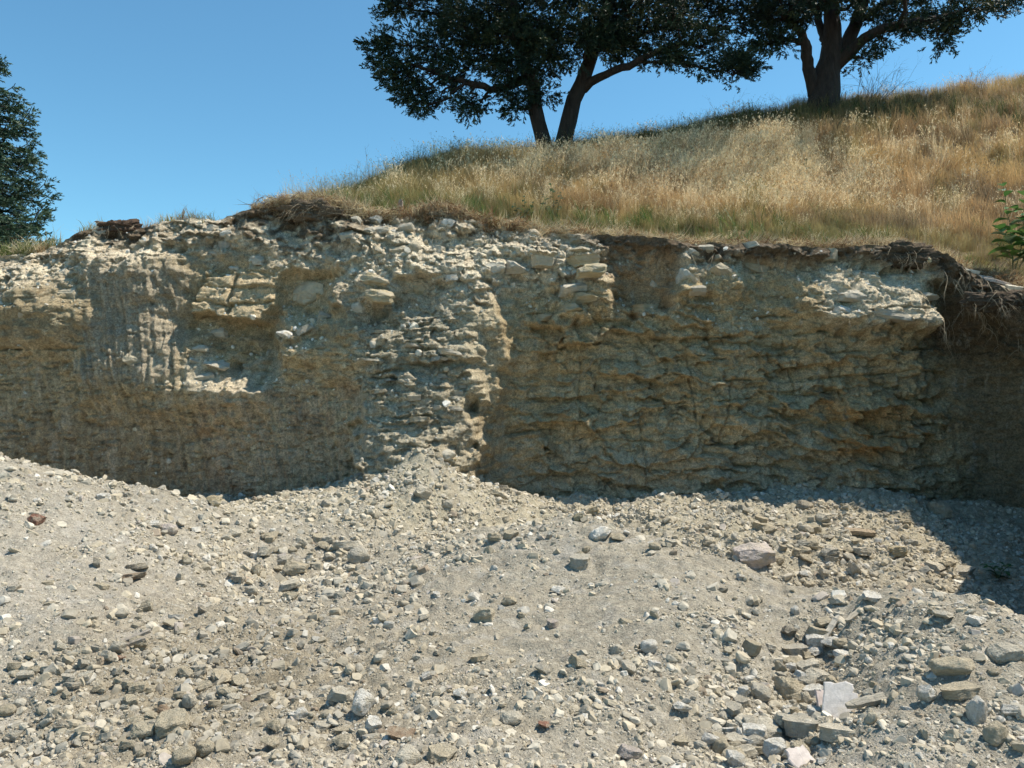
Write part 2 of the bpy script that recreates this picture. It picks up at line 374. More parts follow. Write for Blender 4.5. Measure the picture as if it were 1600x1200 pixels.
# runnels down the front of the central heap
ZZ = ZZ + .012 * noise(np.arctan2(XX - .7, 7.4 - YY) * 16, np.hypot(XX - .7, YY - 7.4) * .6, 22) * np.exp(-((XX - 1.0) ** 2 / 2 + (YY - 5.9) ** 2 / 1.2))
foot = sst(8.6, 10.0, YY); ZZ = ZZ + foot * (.16 * np.maximum(0, fbm(XX * 1.1, YY * 1.4, 3, 14)) + .05 * fbm(XX * 5, YY * 5, 3, 15))
ZZ = ZZ + .016 * fbm(XX * 9, YY * 9, 3, 16, .6) * (.5 + cc)
nz = noise(XX * 45, YY * 45, 9); ZZ = ZZ + .004 * nz
def ground_z(x, y):
    x = np.asarray(x, float); y = np.asarray(y, float)
    fx = np.clip((x - GX0) / (GX1 - GX0) * (len(gx) - 1), 0, len(gx) - 1.001)
    fy = np.clip((np.clip((y - 1.0) / 10.6, 0, 1)) ** (1 / 1.12) * (len(gy) - 1), 0, len(gy) - 1.001)
    i = fx.astype(int); j = fy.astype(int); fx = fx - i; fy = fy - j
    return (ZZ[j, i] * (1 - fx) + ZZ[j, i + 1] * fx) * (1 - fy) + (ZZ[j + 1, i] * (1 - fx) + ZZ[j + 1, i + 1] * fx) * fy
def mixc(c, m_, rgb): return c * (1 - m_[..., None]) + np.array(rgb) * m_[..., None]
gc = np.zeros(XX.shape + (3,)) + np.array((.375, .335, .262))
gc = mixc(gc, sst(-.1, .6, fbm(XX * .5, YY * .6, 3, 51)) * .7, (.42, .382, .315))
gc = mixc(gc, np.exp(-((XX + 2.9) ** 2 / 1.6 + (YY - 4.6) ** 2 / 5)) * .7, (.44, .40, .335))
gc = mixc(gc, np.exp(-((XX + 1.5) ** 2 / 1.1 + (YY - 4.2) ** 2 / 2.2)) * .9, (.30, .25, .172))
gc = mixc(gc, sst(7.4, 8.4, YY) * .8, (.45, .40, .29))
gc = mixc(gc, sst(.15, .6, fbm(XX * 2.3, YY * 2.3, 4, 52)) * .5, (.335, .29, .22))
gc = mixc(gc, sst(.1, .5, fbm(XX * 6, YY * 6, 3, 53)) * .35, (.50, .47, .42))
me = mesh_np('rubble_ground', np.stack([XX, YY, ZZ], -1).reshape(-1, 3), grid_faces(*XX.shape)); color_attr(me, gc.reshape(-1, 3))
ground = tag(obj('rubble_ground', me, M['rubble']), 'grey beige heaps of dusty excavated rubble before the cut bank', kind='structure')
# the wider ground, low and out of sight beyond the heaps
n = 60; a = np.linspace(-1, 1, n); ax = np.sign(a) * np.abs(a) ** 3 * 400; OX, OY = np.meshgrid(ax, ax)
me = mesh_np('ground', np.stack([OX, OY, np.full_like(OX, -1.15) + 0 * OX], -1).reshape(-1, 3), grid_faces(n, n)); color_attr(me, np.full((n * n, 3), (.37, .34, .28)))
tag(obj('ground', me, M['rubble']), kind='structure')

def hit(px, py):
    """where the line of sight through a photograph pixel meets the heaps"""
    Y = np.arange(2.3, 11.4, .008); x = (px - 800) / F * Y; z = EYE - (py - 600) / F * Y
    k = np.argmax(z < ground_z(x, Y)); 
    return x[k], Y[k], float(ground_z(x[k], Y[k]))

# ------------------------------------------------------------------ the cut bank
UB = 5.85; RB = 1.25                                # where the face starts to turn towards the camera, and the radius of the turn
def path(u):
    """plan of the rim: straight along X, then a bend towards the camera. returns x, y, outward (pit side) normal"""
    a = np.clip((u - UB) / RB, 0, math.radians(112)); e = np.maximum(0, u - UB - RB * math.radians(112))
    x = np.where(u < UB, u, UB + RB * np.sin(a) + e * math.cos(math.radians(112)))
    y = np.where(u < UB, 11.0, 11.0 - RB * (1 - np.cos(a)) - e * math.sin(math.radians(112)))
    return x, y, -np.sin(a), -np.cos(a)
def U(px): return (px - 800) / F * 11.0
def ZP(py): return EYE - (py - 600) / F * 11.0
rim_px = [-400, -100, 0, 60, 100, 135, 160, 215, 235, 280, 340, 380, 420, 480, 520, 560, 600, 650, 690, 740, 800, 870, 960, 1000, 1080, 1150, 1250, 1300, 1345, 1400, 1450, 1500, 1560, 1620, 1700, 1850, 2000, 2150, 2250, 2500]
rim_py = [430, 412, 402, 396, 380, 362, 356, 362, 356, 342, 346, 330, 322, 322, 326, 338, 340, 338, 332, 346, 357, 368, 376, 379, 387, 388, 392, 394, 388, 396, 404, 432, 456, 474, 484, 540, 385, 430, 560, 700]  # unseen rim past the corner is raised and notched to shape its shadow
def rim_z(u):
    u = np.asarray(u, float)
    p = 800 + u * F / 11.0
    return ZP(np.interp(p, rim_px, rim_py)) + .03 * fbm(u * 3.1, u * 0 + 2, 4, 61) + .02 * noise(u * 11, u * 0, 62) +   .8 * sst(8.6, 9.4, u) * fbm(u * 2.6, u * 0 + 9, 3, 60)  # unseen end made ragged to roughen the edge of its shadow
prof = {  # columns of the photograph: (height row, how far the face stands out from the rim line in metres)
    -300: [(420, 0), (510, .9), (530, .9), (570, .6), (860, .7)],
    0: [(400, 0), (440, .5), (500, 1.12), (522, 1.08), (575, .76), (700, .68), (860, .75)],
    80: [(385, 0), (440, .58), (500, 1.14), (520, 1.1), (575, .76), (700, .66), (860, .7)],
    150: [(355, 0), (375, .15), (420, .62), (500, 1.12), (518, 1.08), (570, .75), (700, .6), (860, .7)],
    200: [(355, 0), (380, .2), (425, .75), (445, .82), (590, .92), (612, .86), (660, .62), (860, .65)],
    270: [(340, 0), (390, .48), (425, .8), (440, .84), (600, .96), (620, .9), (665, .64), (860, .66)],
    320: [(338, 0), (400, .42), (425, .5), (500, .52), (530, .66), (605, .96), (628, .9), (675, .64), (860, .7)],
    345: [(335, 0), (400, .36), (425, .42), (435, .36), (498, .36), (515, .54), (600, .96), (628, .9), (675, .66), (860, .7)],
    420: [(322, 0), (400, .38), (426, .46), (436, .34), (496, .34), (502, .12), (560, .2), (580, .4), (608, .98), (628, .92), (675, .68), (860, .76)],
    482: [(320, 0), (400, .42), (428, .5), (440, .22), (492, .18), (505, .42), (545, .92), (560, .94), (600, .68), (860, .78)],
    520: [(322, 0), (400, .45), (428, .54), (442, .32), (490, .34), (515, .66), (548, .98), (562, .98), (600, .72), (860, .84)],
    560: [(330, 0), (420, .75), (480, .95), (545, 1.08), (562, 1.06), (610, .84), (860, .95)],
    610: [(338, 0), (400, .6), (440, .85), (470, .98), (490, .66), (540, 1.02), (620, 1.4), (700, 1.72), (860, 2.3)],
    660: [(335, 0), (400, .55), (436, .84), (446, .6), (480, .66), (550, 1.24), (620, 1.55), (700, 1.9), (860, 2.6)],
    710: [(336, 0), (400, .55), (440, .82), (550, 1.24), (620, 1.52), (700, 1.85), (860, 2.4)],
    740: [(348, 0), (400, .5), (450, .86), (560, 1.26), (630, 1.45), (700, 1.55), (860, 1.7)],
    770: [(350, 0), (400, .46), (450, .72), (520, .96), (600, .98), (640, .92), (700, .86), (860, .95)],
    812: [(355, 0), (372, .25), (395, .46), (410, .4), (450, .5), (520, .66), (600, .56), (700, .54), (860, .6)],
    845: [(362, .05), (378, .3), (400, .5), (412, .36), (430, .5), (450, .42), (500, .74), (515, .52), (600, .46), (700, .46), (860, .56)],
    880: [(368, .15), (390, .34), (420, .58), (450, .62), (500, .95), (515, .7), (600, .5), (860, .6)],
    922: [(372, .25), (390, .4), (420, .55), (480, .76), (510, .56), (600, .48), (860, .6)],
    985: [(376, .45), (395, .4), (415, .2), (480, .16), (492, .44), (510, .38), (600, .4), (860, .6)],
    1025: [(380, .46), (400, .42), (420, .22), (480, .18), (492, .46), (510, .38), (600, .4), (860, .6)],
    1060: [(384, .3), (400, .42), (462, .82), (490, .52), (600, .42), (860, .6)],
    1110: [(388, .32), (410, .46), (455, .66), (480, .44), (860, .58)],
    1200: [(390, .46), (402, .48), (425, .2), (460, .22), (500, .28), (600, .36), (860, .6)],
    1250: [(392, .3), (402, .34), (425, .16), (436, .36), (500, .82), (525, .54), (600, .42), (860, .62)],
    1330: [(390, .3), (402, .34), (426, .16), (434, .38), (502, .92), (530, .56), (600, .44), (860, .64)],
    1400: [(396, .36), (410, .36), (430, .2), (442, .38), (502, .84), (526, .5), (600, .4), (860, .6)],
    1450: [(404, .5), (425, .52), (470, .24), (520, .06), (600, .12), (860, .5)],
    1520: [(428, .55), (460, .55), (500, .3), (550, .0), (600, .0), (860, .4)],
    1600: [(462, .5), (500, .48), (550, .25), (600, .0), (860, .4)],
    1750: [(470, .4), (510, .4), (550, .2), (600, .0), (860, .4)],
    2500: [(480, .2), (540, .1), (860, .4)]}
pk = np.array(sorted(prof)); 
def face_off(px, py):
    """px (cols), py (rows, cols) -> stand-out in metres"""
    px = np.asarray(px); tab = []
    ys = np.linspace(300, 1000, 701)
    for k in pk:
        a = np.array(prof[k], float); tab.append(np.interp(ys, a[:, 0], a[:, 1]))
    tab = np.array(tab); ker = np.exp(-np.linspace(-2, 2, 9) ** 2); ker /= ker.sum()
    tab = np.array([np.convolve(np.pad(r_, 4, 'edge'), ker, 'valid') for r_ in tab])
    x = np.broadcast_to(px, py.shape) if px.ndim < py.ndim else px
    i = np.clip(np.searchsorted(pk, x) - 1, 0, len(pk) - 2); t = np.clip((x - pk[i]) / (pk[i + 1] - pk[i]), 0, 1); t = t * t * (3 - 2 * t)
    j = np.clip(py - 300, 0, 699.0); j0 = j.astype(int); fj = j - j0
    g = lambda ii: tab[ii, j0] * (1 - fj) + tab[ii, j0 + 1] * fj
    return g(i) * (1 - t) + g(i + 1) * t
NU, NV = 1300, 356
us = np.concatenate([np.linspace(-40, -9.3, 30)[:-1], np.linspace(-9.3, 7.8, NU - 80), np.linspace(7.8, 40, 52)[1:]]); NU = len(us)
vs = np.linspace(0, 1, NV)
zr = rim_z(us)
ZW = -0.9 + vs[:, None] * (zr[None, :] + .9)
UW = np.broadcast_to(us, ZW.shape)
PX = 800 + UW * F / 11.0; PY = 600 - (ZW - EYE) * F / 11.0
wx = 30 * fbm(PX / 75, PY / 75, 4, 71, .6); wy = 24 * fbm(PX / 70, PY / 70, 4, 72, .6)         # uneven outlines for every feature
qx = PX + wx * .95 + 7 * noise(PX / 17, PY / 17, 67); qy = PY + wy * .95 + 7 * noise(PX / 19 + 40, PY / 17, 68)
OFF = face_off(qx, qy)
top = (np.interp(PX, rim_px, rim_py)); dep = PY - top                                    # rows below the rim
rub_depth = np.interp(PX, [0, 120, 330, 420, 560, 700, 800, 900, 1000, 1200, 1600], [95, 100, 75, 90, 150, 170, 120, 110, 45, 45, 60])
m_rub = 1 - sst(.6, 1.15, (dep + wy) / rub_depth)
m_lam = np.clip(box(qx, qy, 570, 745, 470, 900, 45) + box(qx, qy, 760, 1700, 470, 900, 40) * .6 * sst(.0, .5, fbm(UW * .9 + 4, ZW * 1.2, 3, 64)), 0, 1)
m_flu = np.clip(box(qx, qy, 185, 312, 438, 610, 34) + .5 * box(qx, qy, -400, 330, 530, 900, 30) + .42 * box(qx, qy, 330, 585, 610, 900, 20), 0, 1)
m_blk = np.clip(box(qx, qy, 1050, 1460, 520, 760, 40) + box(qx, qy, 820, 1100, 480, 800, 40), 0, 1)
hz = ZW * 1.0 + .05 * fbm(UW * .9, ZW * .9, 3, 73) + .06 * UW * 0                      # bedding, dipping a little
bed = ZW - .035 * UW + .06 * fbm(UW * .8, ZW * .8, 3, 74)
D = np.zeros_like(ZW)
D += .16 * fbm(UW * .9 + 2, ZW * 1.5, 3, 63) * m_rub
D += .11 * fbm(UW * 1.5, ZW * 1.8, 4, 75) * (.22 + .78 * m_rub)
f1, f2, cid, ox, oy = worley(UW * 4.2 + .4 * wx / 26, ZW * 6.5 + .4 * wy / 20, 76)                       # chunks in the loose top layer
D += m_rub * (.10 * (cid - .45) - .26 * oy * (cid - .15) - .28 * ox * (cid - .5)) * (.15 + .75 * sst(-.1, .5, fbm(UW * 1.2, ZW * 1.5, 2, 66))); D += m_rub * (.085 * fbm(UW * 4.5, ZW * 4.5, 4, 88, .62) + .05 * noise(UW * 5.5 + .5 * ZW, ZW * 1.2, 89) * box(PX, PY, -900, 340, 0, 900))
f1, f2, cid, ox, oy = worley(UW * 10 + .3 * wx / 26, ZW * 15, 77)
D += (m_rub * .6 + .12) * (.04 * (cid - .5) - .10 * oy * (cid - .2) - .10 * ox * (cid - .5))
f1, f2, cid, ox, oy = worley(UW * 3.4 + 1.2 * wx / 26 + bed * 2, bed * 9 + .8 * wy / 20, 78)                                       # thin beds broken into plates
lamv = .3 + .8 * sst(-.3, .5, fbm(UW * 1.4, ZW * 1.8, 2, 87)); D += m_lam * lamv * (.17 * (cid - .5) + .06 * np.minimum(f2 - f1, .3))
f1, f2, cid, ox, oy = worley(UW * 7.5 + 1.2 * wx / 26 + bed * 3, bed * 26 + 1.2 * wy / 20, 79)
D += (m_lam + .12) * (.06 * (cid - .5) + .02 * np.minimum(f2 - f1, .3))
f1, f2, cid, ox, oy = worley(UW * 1.5 + .6 * wx / 26, bed * 3.4 + .2 * wy / 20, 80)                        # larger joint blocks
D += m_blk * (.16 * (cid - .5) - .26 * oy * (cid - .25) - .2 * ox * (cid - .5))
g1_, g2_, gd_, gx_, gy_ = worley(UW * 3.6 + .9 * wx / 26, bed * 6 + .9 * wy / 20, 65); D += np.clip(m_blk + .35 * m_rub, 0, 1) * (.09 * (gd_ - .5) - .2 * gy_ * (gd_ - .3) - .18 * gx_ * (gd_ - .5))
crack = 1 - sst(.0, .05, f2 - f1); crack = crack * sst(.1, .45, fbm(UW * 1.6, ZW * 1.6, 3, 94)) * (PX > 770)
D -= .035 * crack
low = box(PX, PY, -900, 590, 540, 900, 20); sc1, sc2, scd, _, _ = worley(UW * 3 + .8 * wx / 26, ZW * 5 + .8 * wy / 20, 95); D -= low * .025 * (scd > .8) * sst(0, .25, sc2 - sc1)                # spalled scars
sc1, sc2, scd, _, _ = worley(UW * 8 + 1.5 * wx / 26, ZW * 30 + wy / 20, 96); D -= (low * .6 + .35 * (1 - low)) * .05 * (scd > .86) * sst(0, .2, sc2 - sc1)
us_ = UW + .16 * ZW; str_ = noise(us_ * 15, ZW * .55, 81) + .6 * noise(us_ * 34, ZW * .9, 82)                                   # teeth marks of the digger
D += m_flu * .05 * str_ + .006 * str_ * (1 - m_rub)
D += .03 * fbm(UW * 8, ZW * 9, 4, 83, .6) + .008 * noise(UW * 40, ZW * 40, 84)
D += .05 * fbm(UW * 2.1, bed * 5, 4, 85, .6) * (1 - m_flu)
bb = np.clip(box(qx + 6 * noise(PX / 9, PY / 9, 58), qy, 338, 456, 433, 497, 2.5), 0, 1); D += bb * (.14 + .24 * np.clip((PY - 433) / 64, 0, 1) + .03 * noise(UW * 2, ZW * 9, 57) - .09 * np.exp(-((PX - 386 + wx * .35 + 3 * noise(PX / 12, PY / 12, 44)) / 2.6) ** 2) - .06 * np.exp(-((PY - 456 + wy * .5) / 2.2) ** 2) - .08 * np.exp(-((PY - 481 + wy * .5) / 2.2) ** 2))
ca = noise(UW * 1.5 + .7 * wx / 30, bed * 5.5 + .5 * wy / 24, 45); cb = noise(UW * 3.2 + .6 * wx / 30, bed * 10 + .5 * wy / 24, 46); cm = sst(.0, .5, fbm(UW * 1.3, ZW * 1.6, 3, 47)) + .12; eb = np.clip(box(qx, qy, 770, 1700, 440, 900, 40) + .8 * box(qx, qy, 580, 750, 480, 900, 30) + .7 * box(qx, qy, -400, 180, 420, 620, 40) + .6 * box(qx, qy, 300, 590, 400, 600, 30), 0, 1)
D -= eb * cm * (.03 * np.exp(-(ca / .06) ** 2) + .02 * np.exp(-(cb / .06) ** 2))
jn = .02 * fbm(UW * 2.5, ZW * 2.5, 3, 39)
for b0, dip, c0, c1 in ((1.05, .06, 790, 1010), (1.32, .07, 960, 1300), (1.62, .03, 820, 1180), (1.9, .05, 1050, 1450), (.72, .05, 1000, 1420), (2.2, .04, 880, 1280), (.42, .04, 800, 1200), (2.45, .05, 1150, 1440), (1.75, .02, 590, 735), (1.2, .0, 600, 730), (2.3, .03, 0, 180), (1.5, .08, 1240, 1460)):
    D -= .075 * np.exp(-((ZW - b0 - dip * (UW - 2) * 1.0 + jn * 1.6) / .014) ** 2) * box(PX, PY, c0, c1, 300, 900, 25) * sst(-.35, .1, noise(UW * 2.1, b0 * 9 + UW * 0, 38))
for c0, r0, r1, ln in ((1065, 560, 660, .1), (1132, 590, 690, -.2), (1212, 520, 640, .15), (1384, 600, 720, .1), (905, 560, 680, -.1), (985, 640, 740, .2), (1300, 540, 620, -.1)):
    D -= .06 * np.exp(-((PX - c0 - ln * (PY - r0) + wx * .3) / 1.7) ** 2) * box(PX, PY, 0, 1600, r0, r1, 10)          # open bedding cracks
cb = fbm(UW * 3.4 + wx / 30, ZW * 4.6 + wy / 24, 2, 48); D -= m_rub * .04 * np.exp(-(cb / .08) ** 2)
D += .10 * fbm(UW * 1.2 + 6, ZW * 1.4, 3, 43) * box(qx, qy, -400, 580, 360, 600, 40)
D += eb * .07 * fbm(UW * 1.7, bed * 2.6, 3, 49)
OFF = OFF + D * sst(-2, 14, dep)
px_, py_, nx_, ny_ = path(us)
VX = px_[None] + nx_[None] * OFF; VY = py_[None] + ny_[None] * OFF
ZV = ZW + .012 * noise(UW * 20, ZW * 20, 86) * sst(-2, 14, dep)
# colour of the beds and soils, with some sun and shade put in
def fl(x0, x1, y0, y1, s=30): return box(qx, qy, x0, x1, y0, y1, s)
n1 = fbm(UW * 1.6, ZW * 2.4, 4, 90); n2 = fbm(UW * 4, ZW * 6, 3, 91); nb = fbm(UW * .8, bed * 7, 4, 92); ns = fbm(UW * 7, ZW * .7, 3, 93)
cl = np.zeros(ZW.shape + (3,)) + np.array((.50, .415, .265))
cl = mixc(cl, sst(-.2, .5, nb) * .6, (.54, .475, .34))
cl = mixc(cl, sst(.0, .6, n1) * .5, (.40, .31, .175))
cl = mixc(cl, sst(.1, .6, ns) * .5 * (1 - m_rub), (.58, .50, .345))
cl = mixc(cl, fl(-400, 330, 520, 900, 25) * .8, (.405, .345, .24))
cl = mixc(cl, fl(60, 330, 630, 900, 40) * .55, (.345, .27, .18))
cl = mixc(cl, low * sst(.05, .5, ns + .4 * n2) * .55, (.56, .47, .36)); cl = mixc(cl, low * sst(.15, .5, fbm(UW * 5, ZW * 3, 4, 97)) * .5, (.27, .20, .125)); cl = mixc(cl, (PX > 770) * sst(.1, .55, fbm(UW * 1.1 + 3, bed * 3, 4, 98)) * .6, (.60, .53, .39)); cl = mixc(cl, (PX > 770) * sst(.15, .5, fbm(UW * 2.2 + 9, bed * 5, 4, 99)) * .55, (.30, .235, .145))
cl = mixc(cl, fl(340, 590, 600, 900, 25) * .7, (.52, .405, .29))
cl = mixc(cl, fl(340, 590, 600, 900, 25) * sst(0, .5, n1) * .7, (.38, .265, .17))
cl = mixc(cl, fl(570, 750, 480, 900, 20) * .8, (.60, .56, .45))
cl = mixc(cl, fl(725, 775, 360, 640, 12) * .7, (.64, .585, .44))
cl = mixc(cl, fl(780, 1460, 690, 900, 30) * .6, (.47, .425, .325))
cl = cl * (.80 + .3 * low)[..., None]; cl = mixc(cl, low * sst(.1, .5, noise(UW * 14, ZW * 2.2, 42) + .5 * n2) * .6, (.58, .48, .31)); cl = mixc(cl, low * sst(.25, .5, fbm(UW * 7, ZW * 16, 3, 41)) * .6, (.20, .155, .10)); cl = mixc(cl, np.clip(m_rub, 0, 1) * .92, (.74, .675, .55))  # pale loose top whitened further as if sunlit; face below toned as shaded
cl = mixc(cl, np.clip(m_rub, 0, 1) * sst(.15, .6, n2) * .55, (.50, .44, .34))
cl = mixc(cl, fl(185, 312, 430, 600, 14) * .6, (.46, .425, .36)); cl = mixc(cl, np.clip(m_rub, 0, 1) * box(PX, PY, -900, 380, 0, 900, 30) * sst(-.1, .4, fbm(UW * 2.3, ZW * 2.6, 4, 40)) * .6, (.42, .365, .28)); cl = mixc(cl, fl(335, 450, 560, 615, 12) * .8, (.60, .55, .44))
cl = mixc(cl, fl(335, 540, 425, 520, 10) * .85, (.64, .53, .35))
cl = mixc(cl, fl(940, 1045, 385, 485, 10) * .75, (.36, .26, .165))
cl = mixc(cl, fl(1255, 1415, 425, 512, 10) * .85, (.70, .635, .50))  # paler where sun strikes the face; light put into the colour
og = fl(1275, 1375, 640, 705, 10) * .7 + .5 * fl(1240, 1460, 600, 700, 25) * sst(.1, .4, n2) + .5 * sst(.4, .7, n1 * .6 + nb * .6) * (PX > 780) * (dep > 60) 
cl = mixc(cl, np.clip(og, 0, .9), (.43, .27, .12))
hum = (1 - sst(10, 34, dep + .8 * wy)) * np.clip(.25 + 1.2 * fl(370, 560, 200, 400, 40) + 1.1 * fl(130, 240, 200, 420, 20) + .9 * fl(920, 1460, 200, 470, 40) + 1.2 * fl(1440, 1700, 200, 520, 30), 0, 1)
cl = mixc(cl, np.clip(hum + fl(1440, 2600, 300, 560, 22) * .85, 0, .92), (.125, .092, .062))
cl = mixc(cl, fl(375, 560, 318, 392, 18) * sst(-.35, .15, n2 + .3 * n1) * .88, (.15, .115, .08))
cl = mixc(cl, fl(1490, 2600, 540, 900, 30) * .6, (.17, .135, .09))  # dark corner: shade put into the colour of the turned face
V = np.stack([VX, VY, ZV], -1)
me = mesh_np('excavated_bank', V.reshape(-1, 3), grid_faces(NV, NU)[:, ::1]); color_attr(me, np.clip((cl * .86 + .15 * cl.mean(-1, keepdims=True)) * (1 + (np.array((.35, .32, .26)) * (sst(740, 830, PX) * (1 - sst(1430, 1520, PX)) * (1 - m_rub) * (1 - fl(1245, 1425, 415, 518, 14)))[..., None])) * np.array((1.06, .98, .86)) * (1 - .3 * (crack * m_blk)[..., None]), 0.02, .74).reshape(-1, 3))  # shaded right face lightened and warmed in colour, in place of bounced light
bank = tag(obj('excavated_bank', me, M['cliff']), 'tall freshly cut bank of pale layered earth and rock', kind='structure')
def on_bank(px, py):
    """point of the built face whose nominal photograph column and row are these, and its outward direction"""
    i = int(np.argmin(np.abs(us - U(px)))); j = int(np.clip((ZP(py) + .9) / (zr[i] + .9) * (NV - 1), 0, NV - 1))
    return Vector(V[j, i]), Vector((nx_[i], ny_[i], 0))

# ------------------------------------------------------------------ the hillside above
hp = [(-4.2, 12.7, 4.28), (-2.56, 15.5, 5.45), (-3.4, 14.0, 4.75), (.74, 18, 6.72), (4.0, 18.3, 7.3), (7.5, 18.5, 8.12), (12.6, 19, 8.95), (20, 20, 9.1), (-1.0, 16.8, 6.05),
      (-3.5, 20, 4.9), (1, 26, 6.3), (8, 27, 7.5), (14, 28, 8.2), (22, 30, 9), (-12, 30, 3.0), (-6, 13, 3.6), (-9, 14, 3.2), (-7, 20, 3.1), (-20, 15, 2.8), (-30, 30, 2.4), (-38, 12, 2.6),
      (7.5, 11.3, 3.45), (7.0, 10.2, 2.95), (8, 8, 2.8), (9, 5, 2.6), (10, 0, 2.2), (12, 9, 5.0), (14, 14, 7.2), (30, 10, 8), (36, 36, 8), (0, 50, 5), (40, -10, 5), (18, -20, 2)]
for p_, q_ in ((-100, 412), (60, 396), (200, 362), (340, 345), (480, 322), (600, 338), (740, 346), (870, 368), (1000, 379), (1150, 388), (1300, 394), (1450, 404)): hp.append((U(p_), 11.0, ZP(q_)))
for p_, q_, Y_ in ((560, 318, 12.5), (700, 312, 13.0), (900, 318, 13.5), (1100, 322, 13.6), (1300, 330, 13.6), (1500, 330, 13.6), (1200, 240, 16), (900, 262, 16), (700, 262, 15.5), (1500, 225, 16)): hp.append(P3(p_, q_, Y_))
h_tps = TPS(hp, 2e-2)
ds = np.r_[np.linspace(0, 3, 70), 3 + 9 * np.linspace(0, 1, 80)[1:] ** 1.2, 12 + 28 * np.linspace(0, 1, 22)[1:] ** 1.6]
toff = OFF[-1]
def hill_xyz(u, d):
    x, y, nx, ny = path(u); x = x - nx * d; y = y - ny * d
    t = sst(0, 1.1, d)
    z = rim_z(u) * (1 - t) + h_tps(x, y) * t
    z = z + (.05 * fbm(x * .9, y * .9, 3, 101) + .03 * fbm(x * 3.5, y * 3.5, 3, 102)) * sst(0, .6, d)
    return x, y, z
UD, DD = np.meshgrid(us[::2], ds)
hx, hy, hzz = hill_xyz(UD, DD)
hx[0] = VX[-1, ::2]; hy[0] = VY[-1, ::2]; hzz[0] = ZV[-1, ::2]
hc = np.zeros(hx.shape + (3,)) + np.array((.24, .18, .105)); hc = mixc(hc, (1 - sst(.15, .7, DD + .25 * fbm(UD * 2, DD * 2, 3, 103))), (.34, .29, .215))
me = mesh_np('hillside', np.stack([hx, hy, hzz], -1).reshape(-1, 3), grid_faces(*hx.shape)); color_attr(me, hc.reshape(-1, 3))
tag(obj('hillside', me, M['hill']), 'steep grassy slope rising above the cut bank', kind='structure')

# ------------------------------------------------------------------ rocks and roots that belong to the bank
def bank_rock(px, py, wpx, hpx, shape='angular', colour='pale', proud=.35, rz=None, tilt=None):
    p, n = on_bank(px, py); w_ = wpx / F * 10.6; h_ = hpx / F * 10.6; dpt = max(w_, h_) * rnd.uniform(.7, 1.0)
    me = rnd.choice(BIG[shape]); o = obj('rock', me, None, bank, p + n * dpt * (proud - .3))
    o.scale = (w_, dpt, h_); a = math.atan2(n.x, -n.y)
    o.rotation_euler = (rnd.uniform(-.15, .15), rnd.uniform(-.12, .12) if tilt is None else tilt, -a + (rnd.uniform(-.35, .35) if rz is None else rz)); o.color = tone(colour, .12)
    return o
